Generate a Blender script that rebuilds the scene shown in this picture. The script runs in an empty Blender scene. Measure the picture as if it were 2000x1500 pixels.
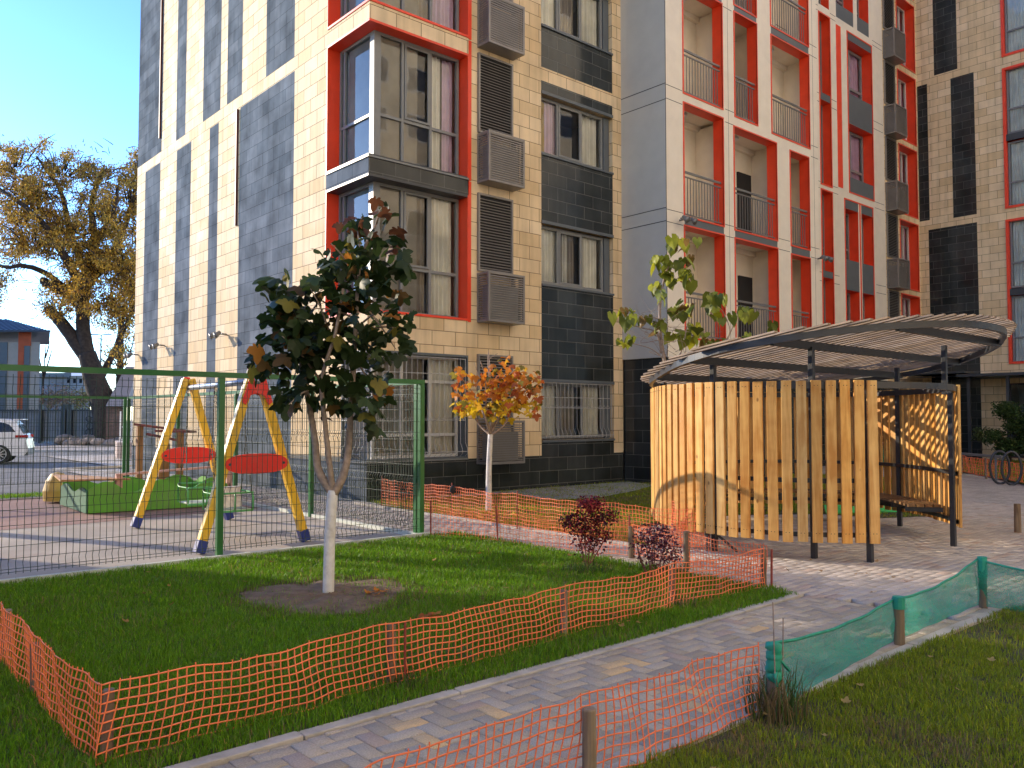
import bpy, math, random
import numpy as np
from mathutils import Vector, Matrix
random.seed(7); np.random.seed(7)
D=bpy.data; SC=bpy.context.scene; COL=SC.collection
rad=math.radians
# ---------------------------------------------------------------- camera, sky, sun
YAW=rad(48.8); TILT=math.atan(66/1620)
FH=Vector((math.cos(YAW),math.sin(YAW),0)); RT=Vector((math.sin(YAW),-math.cos(YAW),0)); ZU=Vector((0,0,1))
cd=D.cameras.new('camera'); cam=D.objects.new('camera',cd); COL.objects.link(cam); SC.camera=cam
cd.sensor_width=36; cd.lens=36*1620/2000; cd.clip_start=0.05; cd.clip_end=2000
cam.location=(0,0,1.6)
fw=FH*math.cos(TILT)+ZU*math.sin(TILT)
cam.rotation_euler=fw.to_track_quat('-Z','Y').to_euler()
SUN_EL=17.0; SUN_AZ=rad(-26.5)          # azimuth from +Y towards +X
W=D.worlds.new('World'); SC.world=W; W.use_nodes=True
nt=W.node_tree; bg=nt.nodes['Background']
sky=nt.nodes.new('ShaderNodeTexSky'); sky.sky_type='NISHITA'; sky.sun_disc=False
sky.sun_elevation=rad(SUN_EL); sky.sun_rotation=SUN_AZ%(2*math.pi); sky.altitude=1500; sky.air_density=1.0; sky.dust_density=0.3; sky.ozone_density=4.0
wb=nt.nodes.new('ShaderNodeMix'); wb.data_type='RGBA'; wb.blend_type='MULTIPLY'; wb.inputs['Factor'].default_value=1; wb.inputs['B'].default_value=(1.07,1.0,.96,1); nt.links.new(sky.outputs[0],wb.inputs['A']); gm=nt.nodes.new('ShaderNodeGamma'); gm.inputs['Gamma'].default_value=1.4; sc_=nt.nodes.new('ShaderNodeVectorMath'); sc_.operation='SCALE'; sc_.inputs['Scale'].default_value=.4; nt.links.new(wb.outputs['Result'],sc_.inputs[0]); nt.links.new(sc_.outputs[0],gm.inputs[0]); s2_=nt.nodes.new('ShaderNodeVectorMath'); s2_.operation='SCALE'; s2_.inputs['Scale'].default_value=2.5; nt.links.new(gm.outputs[0],s2_.inputs[0]); nt.links.new(s2_.outputs[0],bg.inputs[0]); bg.inputs[1].default_value=0.12
sd=D.lights.new('sun','SUN'); sd.energy=2.0; sd.angle=rad(0.5); sd.color=(0.90,0.76,0.58)
so=D.objects.new('sun',sd); COL.objects.link(so); so.location=(-20,35,20)
tosun=Vector((math.sin(SUN_AZ)*math.cos(rad(SUN_EL)),math.cos(SUN_AZ)*math.cos(rad(SUN_EL)),math.sin(rad(SUN_EL))))
so.rotation_euler=tosun.to_track_quat('Z','Y').to_euler()
vs=SC.view_settings; vs.view_transform='Standard'; vs.look='None'; vs.exposure=1.9; vs.gamma=1
try: SC.cycles.use_denoising=True; SC.cycles.max_bounces=8; SC.cycles.transparent_max_bounces=24
except Exception: pass

# ---------------------------------------------------------------- helpers
ORG={}
_g=random.gauss
random.gauss=lambda m,s: m+s*max(-2.1,min(2.1,_g(0,1)))
def L2(lat,d,z=0): p=FH*d+RT*lat; return Vector((p.x,p.y,z))
class MB:
    def __init__(s): s.v=[]; s.f=[]; s.m=[]
    def poly(s,pts,m=0):
        n=len(s.v); s.v+= [tuple(p) for p in pts]; s.f.append(tuple(range(n,n+len(pts)))); s.m.append(m)
    def box(s,a,b,m=0):
        x0,x1=sorted((a[0],b[0])); y0,y1=sorted((a[1],b[1])); z0,z1=sorted((a[2],b[2]))
        n=len(s.v); s.v+=[(x0,y0,z0),(x1,y0,z0),(x1,y1,z0),(x0,y1,z0),(x0,y0,z1),(x1,y0,z1),(x1,y1,z1),(x0,y1,z1)]
        for q in ((0,3,2,1),(4,5,6,7),(0,1,5,4),(1,2,6,5),(2,3,7,6),(3,0,4,7)): s.f.append(tuple(n+i for i in q)); s.m.append(m)
    def obox(s,c,ax,ay,az,m=0):
        c=Vector(c); ax=Vector(ax); ay=Vector(ay); az=Vector(az); n=len(s.v)
        for sz in (-1,1):
            for sx,sy in ((-1,-1),(1,-1),(1,1),(-1,1)): s.v.append(tuple(c+ax*sx+ay*sy+az*sz))
        for q in ((0,3,2,1),(4,5,6,7),(0,1,5,4),(1,2,6,5),(2,3,7,6),(3,0,4,7)): s.f.append(tuple(n+i for i in q)); s.m.append(m)
    def bar(s,p,q,w,h,up=(0,0,1),m=0):
        p=Vector(p); q=Vector(q); t=(q-p); l=t.length
        if l<1e-6: return
        t/=l; up=Vector(up)
        if abs(t.dot(up))>.98: up=Vector((1,0,0))
        sd_=t.cross(up).normalized(); u=sd_.cross(t)
        s.obox((p+q)/2,t*l/2,sd_*w/2,u*h/2,m)
    def tube(s,pts,r,n=6,m=0,cap=True,closed=False):
        pts=[Vector(p) for p in pts]; K=len(pts)
        rs=r if isinstance(r,(list,tuple)) else [r]*K
        base=len(s.v); prev=None
        for i,p in enumerate(pts):
            if closed: t=(pts[(i+1)%K]-pts[i-1])
            else: t=(pts[min(i+1,K-1)]-pts[max(i-1,0)])
            if t.length<1e-9: t=Vector((0,0,1))
            t.normalize()
            if prev is None:
                a=Vector((0,0,1)) if abs(t.z)<.9 else Vector((1,0,0))
                x=t.cross(a).normalized()
            else:
                x=(prev-t*prev.dot(t)).normalized()
            prev=x; y=t.cross(x)
            for k in range(n):
                an=2*math.pi*k/n; s.v.append(tuple(p+(x*math.cos(an)+y*math.sin(an))*rs[i]))
        R_=K if closed else K-1
        for i in range(R_):
            j=(i+1)%K
            for k in range(n):
                k2=(k+1)%n; s.f.append((base+i*n+k,base+i*n+k2,base+j*n+k2,base+j*n+k)); s.m.append(m)
        if cap and not closed:
            s.f.append(tuple(base+k for k in range(n))[::-1]); s.m.append(m)
            s.f.append(tuple(base+(K-1)*n+k for k in range(n))); s.m.append(m)
    def ball(s,c,r,n=8,sc=(1,1,1),m=0):
        c=Vector(c); pr=[]; base=len(s.v)
        for i in range(n+1):
            th=math.pi*i/n
            for k in range(n*2):
                ph=math.pi*k/n; s.v.append((c.x+r*sc[0]*math.sin(th)*math.cos(ph),c.y+r*sc[1]*math.sin(th)*math.sin(ph),c.z+r*sc[2]*math.cos(th)))
        for i in range(n):
            for k in range(2*n):
                a=base+i*2*n+k; b=base+i*2*n+(k+1)%(2*n); s.f.append((a,a+2*n,b+2*n,b)); s.m.append(m)
    def build(s,name,mats,parent=None,smooth=False,bevel=0,solid=0,org=None):
        if not isinstance(mats,(list,tuple)): mats=[mats]
        o_=ORG.get(parent.name,Vector()) if parent else (Vector(org) if org is not None else Vector())
        v=np.array(s.v,dtype=np.float64).reshape(-1,3)-np.array(o_)
        me=D.meshes.new(name); me.from_pydata(v.tolist(),[],s.f)
        for m in mats: me.materials.append(m)
        if len(mats)>1: me.polygons.foreach_set('material_index',np.array(s.m,dtype=np.int32))
        # box-projected UVs in metres
        uvl=me.uv_layers.new(name='UVMap')
        nl=len(me.loops); vi=np.empty(nl,dtype=np.int32); me.loops.foreach_get('vertex_index',vi)
        nf=len(me.polygons); nrm=np.empty(nf*3); me.polygons.foreach_get('normal',nrm); nrm=np.abs(nrm.reshape(-1,3))
        tot=np.empty(nf,dtype=np.int32); me.polygons.foreach_get('loop_total',tot)
        ax=np.repeat(np.argmax(nrm,axis=1),tot); W_=v+np.array(o_); c=W_[vi]
        uv=np.empty((nl,2)); 
        uv[:,0]=np.where(ax==0,c[:,1],c[:,0]); uv[:,1]=np.where(ax==2,c[:,1],c[:,2])
        uvl.data.foreach_set('uv',uv.ravel())
        if smooth: me.polygons.foreach_set('use_smooth',np.ones(nf,dtype=bool))
        me.update()
        ob=D.objects.new(name,me); COL.objects.link(ob)
        if parent: ob.parent=parent; ORG[ob.name]=o_
        else: ob.location=o_; ORG[ob.name]=o_
        if bevel:
            b=ob.modifiers.new('bevel','BEVEL'); b.width=bevel; b.segments=2; b.limit_method='ANGLE'
        return ob
def tag(o,label,cat,group=None,kind=None):
    if label: o['label']=label
    if cat: o['category']=cat
    if group: o['group']=group
    if kind: o['kind']=kind
    return o
def thing(name,label,cat,loc,group=None):
    o=D.objects.new(name,None); COL.objects.link(o); o.location=loc; o.empty_display_size=.2
    ORG[o.name]=Vector(loc); return tag(o,label,cat,group)
def struct(o): o['kind']='structure'; return o
def np_mesh(name,V,F,mat,col=None,parent=None,org=None,smooth=False):
    """V (n,3); F (m,k) fixed-size faces"""
    o_=ORG.get(parent.name,Vector()) if parent else Vector(org or (0,0,0))
    me=D.meshes.new(name); n=len(V); m,k=F.shape
    me.vertices.add(n); me.vertices.foreach_set('co',(V-np.array(o_)).astype(np.float32).ravel())
    me.loops.add(m*k); me.loops.foreach_set('vertex_index',F.astype(np.int32).ravel())
    me.polygons.add(m); me.polygons.foreach_set('loop_start',np.arange(0,m*k,k,dtype=np.int32))
    try: me.polygons.foreach_set('loop_total',np.full(m,k,dtype=np.int32))
    except Exception: pass
    if smooth: me.polygons.foreach_set('use_smooth',np.ones(m,dtype=bool))
    me.update(calc_edges=True); me.validate()
    if col is not None:
        ca=me.color_attributes.new('Col','FLOAT_COLOR','POINT')
        ca.data.foreach_set('color',np.concatenate([col,np.ones((n,1))],axis=1).astype(np.float32).ravel())
    me.materials.append(mat)
    ob=D.objects.new(name,me); COL.objects.link(ob)
    if parent: ob.parent=parent
    else: ob.location=o_
    ORG[ob.name]=o_
    return ob

# ---------------------------------------------------------------- materials
MATS={}
def mat(name,col,rough=.6,metal=0,var=.12,vs_=3.0,bump=0,bs=60,spec=.5,dirt=None):
    if name in MATS: return MATS[name]
    m=D.materials.new(name); m.use_nodes=True; n=m.node_tree.nodes; l=m.node_tree.links; p=n['Principled BSDF']
    p.inputs['Roughness'].default_value=rough; p.inputs['Metallic'].default_value=metal
    p.inputs['Specular IOR Level'].default_value=spec
    tc=n.new('ShaderNodeTexCoord'); no=n.new('ShaderNodeTexNoise'); no.inputs['Scale'].default_value=vs_; no.inputs['Detail'].default_value=6
    l.new(tc.outputs['Object'],no.inputs['Vector'])
    mr=n.new('ShaderNodeMapRange'); mr.inputs['From Min'].default_value=.3; mr.inputs['From Max'].default_value=.7
    mr.inputs['To Min'].default_value=1-var; mr.inputs['To Max'].default_value=1+var
    l.new(no.outputs['Fac'],mr.inputs['Value'])
    vm=n.new('ShaderNodeVectorMath'); vm.operation='SCALE'; vm.inputs[0].default_value=col[:3]; l.new(mr.outputs[0],vm.inputs['Scale'])
    src=vm.outputs[0]
    if dirt:
        n2=n.new('ShaderNodeTexNoise'); n2.inputs['Scale'].default_value=dirt[1]; n2.inputs['Detail'].default_value=8; n2.inputs['Roughness'].default_value=.7
        l.new(tc.outputs['Object'],n2.inputs['Vector'])
        r2=n.new('ShaderNodeMapRange'); r2.inputs['From Min'].default_value=.5; r2.inputs['From Max'].default_value=.75; r2.inputs['To Max'].default_value=dirt[2]
        l.new(n2.outputs['Fac'],r2.inputs['Value'])
        mx=n.new('ShaderNodeMix'); mx.data_type='RGBA'; l.new(r2.outputs[0],mx.inputs['Factor']); l.new(src,mx.inputs['A']); mx.inputs['B'].default_value=(*dirt[0],1); src=mx.outputs['Result']
    l.new(src,p.inputs['Base Color'])
    if bump:
        nb=n.new('ShaderNodeTexNoise'); nb.inputs['Scale'].default_value=bs; nb.inputs['Detail'].default_value=4; l.new(tc.outputs['Object'],nb.inputs['Vector'])
        bn=n.new('ShaderNodeBump'); bn.inputs['Strength'].default_value=bump; bn.inputs['Distance'].default_value=.01; l.new(nb.outputs['Fac'],bn.inputs['Height']); l.new(bn.outputs[0],p.inputs['Normal'])
    MATS[name]=m; return m
def tile_mat(name,c1,c2,mortar,rough,bw=.6,rh=.3,ms=.004,offs=.5,z0=0.09,stain=.12,bump=.4,spec=.5,voff=0.0,wav=0):
    m=D.materials.new(name); m.use_nodes=True; n=m.node_tree.nodes; l=m.node_tree.links; p=n['Principled BSDF']
    p.inputs['Roughness'].default_value=rough; p.inputs['Specular IOR Level'].default_value=spec
    uv=n.new('ShaderNodeUVMap'); uv.uv_map='UVMap'
    mp=n.new('ShaderNodeMapping'); mp.inputs['Location'].default_value=(voff,z0,0); l.new(uv.outputs[0],mp.inputs['Vector'])
    b=n.new('ShaderNodeTexBrick'); b.offset=offs; b.inputs['Scale'].default_value=1; b.inputs['Brick Width'].default_value=bw; b.inputs['Row Height'].default_value=rh
    b.inputs['Mortar Size'].default_value=ms; b.inputs['Mortar Smooth'].default_value=.2
    b.inputs['Color1'].default_value=(*c1,1); b.inputs['Color2'].default_value=(*c2,1); b.inputs['Mortar'].default_value=(*mortar,1)
    l.new(mp.outputs[0],b.inputs['Vector'])
    tc=n.new('ShaderNodeTexCoord'); no=n.new('ShaderNodeTexNoise'); no.inputs['Scale'].default_value=1.7; no.inputs['Detail'].default_value=7; l.new(tc.outputs['Object'],no.inputs['Vector'])
    mr=n.new('ShaderNodeMapRange'); mr.inputs['From Min'].default_value=.3; mr.inputs['From Max'].default_value=.7; mr.inputs['To Min'].default_value=1-stain; mr.inputs['To Max'].default_value=1+stain; l.new(no.outputs['Fac'],mr.inputs['Value'])
    ms_=n.new('ShaderNodeMapping'); ms_.inputs['Scale'].default_value=(5.5,.35,1); l.new(uv.outputs[0],ms_.inputs['Vector']); ns=n.new('ShaderNodeTexNoise'); ns.inputs['Scale'].default_value=1; ns.inputs['Detail'].default_value=5; l.new(ms_.outputs[0],ns.inputs['Vector'])
    m3=n.new('ShaderNodeMapRange'); m3.inputs['From Min'].default_value=.45; m3.inputs['From Max'].default_value=.75; m3.inputs['To Min'].default_value=1; m3.inputs['To Max'].default_value=.80; l.new(ns.outputs['Fac'],m3.inputs['Value'])
    mm=n.new('ShaderNodeMath'); mm.operation='MULTIPLY'; l.new(mr.outputs[0],mm.inputs[0]); l.new(m3.outputs[0],mm.inputs[1])
    vm=n.new('ShaderNodeVectorMath'); vm.operation='SCALE'; l.new(b.outputs['Color'],vm.inputs[0]); l.new(mm.outputs[0],vm.inputs['Scale']); l.new(vm.outputs[0],p.inputs['Base Color'])
    r2=n.new('ShaderNodeMapRange'); r2.inputs['From Min'].default_value=.3; r2.inputs['From Max'].default_value=.7; r2.inputs['To Min'].default_value=rough*.8; r2.inputs['To Max'].default_value=min(1,rough*1.25); l.new(no.outputs['Fac'],r2.inputs['Value']); l.new(r2.outputs[0],p.inputs['Roughness'])
    iv=n.new('ShaderNodeMath'); iv.operation='SUBTRACT'; iv.inputs[0].default_value=1; l.new(b.outputs['Fac'],iv.inputs[1])
    src=iv.outputs[0]
    bn=n.new('ShaderNodeBump'); bn.inputs['Strength'].default_value=bump; bn.inputs['Distance'].default_value=.004; l.new(src,bn.inputs['Height'])
    l.new(bn.outputs[0],p.inputs['Normal'])
    if wav:
        n3=n.new('ShaderNodeTexNoise'); n3.inputs['Scale'].default_value=3.0; l.new(tc.outputs['Object'],n3.inputs['Vector'])
        b2=n.new('ShaderNodeBump'); b2.inputs['Strength'].default_value=wav; b2.inputs['Distance'].default_value=.01; l.new(n3.outputs['Fac'],b2.inputs['Height']); l.new(bn.outputs[0],b2.inputs['Normal']); l.new(b2.outputs[0],p.inputs['Normal'])
    MATS[name]=m; return m
def attr_mat(name,rough=.6,transl=.0,spec=.3,gain=1.0,bump=0,bs=80):
    m=D.materials.new(name); m.use_nodes=True; n=m.node_tree.nodes; l=m.node_tree.links; p=n['Principled BSDF']
    p.inputs['Roughness'].default_value=rough; p.inputs['Specular IOR Level'].default_value=spec
    a=n.new('ShaderNodeAttribute'); a.attribute_name='Col'; l.new(a.outputs['Color'],p.inputs['Base Color'])
    if bump:
        tc=n.new('ShaderNodeTexCoord'); nb=n.new('ShaderNodeTexNoise'); nb.inputs['Scale'].default_value=bs; nb.inputs['Detail'].default_value=6; l.new(tc.outputs['Object'],nb.inputs['Vector'])
        bn=n.new('ShaderNodeBump'); bn.inputs['Strength'].default_value=bump; bn.inputs['Distance'].default_value=.004; l.new(nb.outputs['Fac'],bn.inputs['Height']); l.new(bn.outputs[0],p.inputs['Normal'])
        mr=n.new('ShaderNodeMapRange'); mr.inputs['From Min'].default_value=.3; mr.inputs['From Max'].default_value=.7; mr.inputs['To Min'].default_value=.8; mr.inputs['To Max'].default_value=1.2; l.new(nb.outputs['Fac'],mr.inputs['Value'])
        vm=n.new('ShaderNodeVectorMath'); vm.operation='SCALE'; l.new(a.outputs['Color'],vm.inputs[0]); l.new(mr.outputs[0],vm.inputs['Scale']); l.new(vm.outputs[0],p.inputs['Base Color'])
    if transl:
        t=n.new('ShaderNodeBsdfTranslucent'); l.new(a.outputs['Color'],t.inputs['Color'])
        mx=n.new('ShaderNodeMixShader'); mx.inputs[0].default_value=transl; l.new(p.outputs[0],mx.inputs[1]); l.new(t.outputs[0],mx.inputs[2]); l.new(mx.outputs[0],n['Material Output'].inputs['Surface'])
    MATS[name]=m; return m
def glass_mat(name,ior=1.7,tint=(.9,.94,.95),rough=0.02):
    m=D.materials.new(name); m.use_nodes=True; n=m.node_tree.nodes; l=m.node_tree.links; n.remove(n['Principled BSDF'])
    t=n.new('ShaderNodeBsdfTransparent'); t.inputs[0].default_value=(*tint,1); g=n.new('ShaderNodeBsdfGlossy'); g.inputs['Roughness'].default_value=rough
    f=n.new('ShaderNodeFresnel'); f.inputs['IOR'].default_value=ior; mx=n.new('ShaderNodeMixShader')
    tc=n.new('ShaderNodeTexCoord'); no=n.new('ShaderNodeTexNoise'); no.inputs['Scale'].default_value=1.2; l.new(tc.outputs['Object'],no.inputs['Vector'])
    bn=n.new('ShaderNodeBump'); bn.inputs['Strength'].default_value=.12; bn.inputs['Distance'].default_value=.02; l.new(no.outputs['Fac'],bn.inputs['Height']); l.new(bn.outputs[0],g.inputs['Normal'])
    l.new(f.outputs[0],mx.inputs[0]); l.new(t.outputs[0],mx.inputs[1]); l.new(g.outputs[0],mx.inputs[2]); l.new(mx.outputs[0],n['Material Output'].inputs['Surface'])
    MATS[name]=m; return m
def wood_mat(name,c1,c2,rough=.6,along='Z',sc=1.0):
    m=D.materials.new(name); m.use_nodes=True; n=m.node_tree.nodes; l=m.node_tree.links; p=n['Principled BSDF']; p.inputs['Roughness'].default_value=rough; p.inputs['Specular IOR Level'].default_value=.25
    tc=n.new('ShaderNodeTexCoord'); mp=n.new('ShaderNodeMapping'); s={'Z':(14,14,1.2),'X':(1.2,14,14),'Y':(14,1.2,14)}[along]; mp.inputs['Scale'].default_value=tuple(a*sc for a in s)
    l.new(tc.outputs['Object'],mp.inputs['Vector']); no=n.new('ShaderNodeTexNoise'); no.inputs['Scale'].default_value=1.4; no.inputs['Detail'].default_value=6; no.inputs['Distortion'].default_value=.6; l.new(mp.outputs[0],no.inputs['Vector'])
    n0=n.new('ShaderNodeTexNoise'); n0.inputs['Scale'].default_value=5; n0.inputs['Detail'].default_value=2; l.new(tc.outputs['Object'],n0.inputs['Vector'])
    ad=n.new('ShaderNodeMath'); ad.operation='MULTIPLY_ADD'; l.new(n0.outputs['Fac'],ad.inputs[0]); ad.inputs[1].default_value=.5; ad.inputs[2].default_value=-.25
    a2=n.new('ShaderNodeMath'); a2.operation='ADD'; l.new(no.outputs['Fac'],a2.inputs[0]); l.new(ad.outputs[0],a2.inputs[1])
    r=n.new('ShaderNodeValToRGB'); r.color_ramp.elements[0].position=.3; r.color_ramp.elements[0].color=(*c2,1); r.color_ramp.elements[1].position=.66; r.color_ramp.elements[1].color=(*c1,1)
    l.new(a2.outputs[0],r.inputs[0]); src=r.outputs[0]
    # knots
    vo=n.new('ShaderNodeTexVoronoi'); vo.inputs['Scale'].default_value=3.5; mk=n.new('ShaderNodeMapping'); l.new(tc.outputs['Object'],mk.inputs['Vector']); mk.inputs['Scale'].default_value=tuple(1.4 if a>2 else .8 for a in s); l.new(mk.outputs[0],vo.inputs['Vector'])
    kr=n.new('ShaderNodeMapRange'); kr.inputs['From Min'].default_value=.04; kr.inputs['From Max'].default_value=.085; kr.inputs['To Min'].default_value=.75; kr.inputs['To Max'].default_value=0; l.new(vo.outputs['Distance'],kr.inputs['Value'])
    mx=n.new('ShaderNodeMix'); mx.data_type='RGBA'; l.new(kr.outputs[0],mx.inputs['Factor']); l.new(src,mx.inputs['A']); mx.inputs['B'].default_value=(c2[0]*.35,c2[1]*.3,c2[2]*.3,1)
    at=n.new('ShaderNodeAttribute'); at.attribute_name='Col'; ml=n.new('ShaderNodeMix'); ml.data_type='RGBA'; ml.blend_type='MULTIPLY'; ml.inputs['Factor'].default_value=1
    l.new(mx.outputs['Result'],ml.inputs['A']); l.new(at.outputs['Color'],ml.inputs['B'])
    l.new(ml.outputs['Result'],p.inputs['Base Color'])
    bn=n.new('ShaderNodeBump'); bn.inputs['Strength'].default_value=.3; bn.inputs['Distance'].default_value=.003; l.new(no.outputs['Fac'],bn.inputs['Height']); l.new(bn.outputs[0],p.inputs['Normal'])
    MATS[name]=m; return m
def whiten(ob,lo=.8,hi=1.0,per=8,tint=.06):
    """per-board colour variation attribute (boards of `per` vertices)"""
    me=ob.data; n=len(me.vertices); ca=me.color_attributes.new('Col','FLOAT_COLOR','POINT'); k=(n+per-1)//per
    b=np.random.uniform(lo,hi,k); t=np.random.uniform(-tint,tint,k)
    c=np.stack([b*(1+t*.2),b*(1-t*.5),b*(1-t*2),np.ones(k)],1); c=np.repeat(c,per,axis=0)[:n]
    ca.data.foreach_set('color',c.astype(np.float32).ravel()); return ob

M_cream=tile_mat('cream_stone_tile',(.70,.515,.29),(.82,.65,.42),(.20,.12,.07),.65,ms=.007,z0=-.09,stain=.10,spec=.05)
M_gran=tile_mat('dark_granite_tile',(.022,.026,.025),(.042,.047,.045),(.13,.13,.12),.14,z0=-.09,stain=.25,ms=.006,spec=.42,wav=.03)
M_granLit=tile_mat('sunlit_sheen_granite_tile',(.125,.145,.165),(.175,.195,.215),(.03,.033,.036),.5,z0=-.09,stain=.3,spec=.0,wav=0)  # same stone as the dark granite, sun and sky sheen put into its colour
M_panel=mat('warm_white_panel',(.80,.72,.59),.45,var=.04,dirt=((.5,.45,.38),1.2,.25))
M_gpanel=mat('pale_grey_panel',(.52,.50,.44),.35,var=.04,dirt=((.42,.42,.4),1.0,.25))
M_spand=mat('slate_grey_panel',(.105,.12,.13),.4,var=.06)
M_red=mat('red_painted_metal',(.82,.058,.016),.38,var=.08,spec=.5)
M_redl=mat('red_trim_line',(.80,.075,.03),.4,var=.06)
M_frame=mat('grey_window_frame',(.20,.205,.20),.4,var=.05)
M_frameW=mat('white_window_frame',(.55,.54,.50),.4,var=.05)
M_dmetal=mat('charcoal_metal',(.052,.056,.06),.42,metal=.2,var=.1)
M_louv=mat('grey_louvre_metal',(.24,.22,.20),.42,metal=.35,var=.1)
M_rail=mat('grey_railing',(.19,.19,.185),.4,metal=.3,var=.05)
M_loggia=mat('loggia_cream_plaster',(.86,.78,.64),.75,var=.05)
M_white=mat('white_paint',(.78,.77,.74),.5,var=.04)
M_dark=mat('dark_interior',(.02,.02,.022),.8)
M_room=mat('room_interior',(.32,.28,.23),.8,var=.3,vs_=1.3)
M_curt=mat('pale_curtain',(.85,.81,.73),.9,var=.15,vs_=2)
M_curtm=mat('mauve_curtain',(.68,.50,.66),.9,var=.15,vs_=2)
M_curty=mat('ochre_curtain',(.55,.36,.06),.9,var=.15,vs_=2)
M_curtb=mat('brown_curtain',(.36,.30,.24),.9,var=.2,vs_=2)
M_glass=glass_mat('window_glass',1.62)
M_glassd=glass_mat('balcony_glass',1.5)
M_seam=mat('panel_seam',(.03,.03,.03),.8)
M_conc=mat('grey_concrete',(.30,.29,.27),.85,var=.18,bump=.4,bs=40,dirt=((.15,.14,.12),3,.5))
M_kerb=mat('kerb_concrete',(.50,.45,.38),.85,var=.2,bump=.5,bs=60,dirt=((.14,.14,.10),4,.6))
M_asph=mat('asphalt',(.13,.125,.12),.85,var=.2,vs_=1.2,bump=.5,bs=50,dirt=((.22,.21,.19),.6,.6))
M_earth=mat('brown_soil',(.17,.11,.065),.95,var=.35,vs_=9,bump=1,bs=40,dirt=((.16,.12,.07),8,.7))
M_turf=mat('turf_ground',(.075,.072,.030),.95,var=.4,vs_=6,bump=.8,bs=60)
M_ground=mat('far_ground',(.20,.18,.15),.95,var=.25,vs_=.4)
M_green=mat('green_powder_coat',(.022,.135,.035),.35,var=.06)
M_wire=mat('green_mesh_wire',(.012,.035,.016),.5,metal=0,var=.05)
M_orange=mat('orange_plastic_net',(.98,.23,.08),.45,var=.12)
M_redrod=mat('rusty_red_rod',(.28,.05,.03),.6)
M_post=wood_mat('weathered_post_wood',(.27,.20,.13),(.15,.105,.07),.85)
M_slat=wood_mat('yellow_pine_board',(.82,.48,.15),(.58,.26,.06),.5)
M_slatr=wood_mat('brown_pine_board',(.50,.29,.12),(.28,.14,.06),.55,along='Y')
M_slatd=wood_mat('weathered_roof_board',(.34,.25,.17),(.17,.12,.08),.6,along='Y')
M_steel=mat('graphite_steel',(.05,.052,.055),.38,metal=.3,var=.06)
M_yel=mat('yellow_paint',(.84,.50,.03),.4,var=.08,dirt=((.35,.25,.10),5,.7))
M_redp=mat('red_plastic_panel',(.80,.020,.014),.3,var=.08,dirt=((.55,.12,.09),4,.6))
M_blue=mat('blue_plastic_foot',(.02,.04,.22),.4)
M_grn2=mat('leaf_green_board',(.11,.36,.03),.5,var=.12,dirt=((.16,.22,.08),4,.7))
M_grn3=mat('teal_green_board',(.05,.17,.09),.5,var=.15)
M_leaf=attr_mat('leaf',.5,.35,.35)
M_leafd=attr_mat('dry_leaf',.6,.3,.3)
M_blade=attr_mat('grass_blade',.5,.42,.35)
M_bark=mat('dark_bark',(.05,.036,.027),.95,var=.4,vs_=6,bump=1,bs=12)
M_twig=mat('young_bark',(.33,.25,.19),.9,var=.3,vs_=20,bump=.5,bs=60)
M_lime=mat('whitewashed_bark',(.72,.70,.66),.8,var=.12,vs_=14,bump=.5,bs=50,dirt=((.35,.28,.2),9,.5))
M_paver=attr_mat('concrete_paver',.8,0,.3,bump=.5,bs=120)

# ---------------------------------------------------------------- facade tools
class Fac:
    def __init__(s,axis,c,back=-1): s.a=axis; s.c=c
    def P(s,t,z,d=0): return (t,s.c+d,z) if s.a=='x' else (s.c+d,t,z)
    def box(s,mb,t0,t1,z0,z1,d0,d1,m=0): mb.box(s.P(t0,z0,d0),s.P(t1,z1,d1),m)
    def face(s,mb,t0,t1,z0,z1,d=0,m=0):
        q=[s.P(t0,z0,d),s.P(t1,z0,d),s.P(t1,z1,d),s.P(t0,z1,d)]
        if s.a!='x': q=q[::-1]
        mb.poly(q,m)
def wall(fac,t0,t1,z0,z1,openings,regions,reveal,default=0,rm=0):
    """sheet wall on a grid; regions=(t0,t1,z0,z1,matindex) later ones win; openings cut, with reveals"""
    mb=MB(); T={t0,t1}; Zs={z0,z1}
    for o in list(openings)+list(regions):
        for t in o[:2]:
            if t0<t<t1: T.add(t)
        for z in o[2:4]:
            if z0<z<z1: Zs.add(z)
    T=sorted(T); Zs=sorted(Zs)
    for i in range(len(T)-1):
        for j in range(len(Zs)-1):
            tc=(T[i]+T[i+1])/2; zc=(Zs[j]+Zs[j+1])/2
            if any(o[0]<tc<o[1] and o[2]<zc<o[3] for o in openings): continue
            m=default
            for r in regions:
                if r[0]<tc<r[1] and r[2]<zc<r[3]: m=r[4]
            fac.face(mb,T[i],T[i+1],Zs[j],Zs[j+1],0,m)
    for o in openings:
        a,b,c,d_=o[:4]; m=o[4] if len(o)>4 else rm
        P=fac.P
        if a>t0+1e-4: mb.poly([P(a,c,0),P(a,d_,0),P(a,d_,reveal),P(a,c,reveal)],m)
        mb.poly([P(b,c,0),P(b,c,reveal),P(b,d_,reveal),P(b,d_,0)],m)
        mb.poly([P(a,c,0),P(a,c,reveal),P(b,c,reveal),P(b,c,0)],m); mb.poly([P(a,d_,0),P(b,d_,0),P(b,d_,reveal),P(a,d_,reveal)],m)
    return mb
def curtain(mb,fac,t0,t1,z0,z1,d,m=0,amp=.03,pitch=.11):
    n=max(4,int((t1-t0)/pitch*6)); prev=None
    ph=random.random()*6
    for i in range(n+1):
        t=t0+(t1-t0)*i/n; x=d+amp*math.sin(t/pitch*2*math.pi+ph)+amp*.5*math.sin(t/pitch*2.7+ph*2)
        if prev: mb.poly([fac.P(prev[0],z0,prev[1]),fac.P(t,z0,x),fac.P(t,z1,x),fac.P(prev[0],z1,prev[1])],m)
        prev=(t,x)
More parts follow.
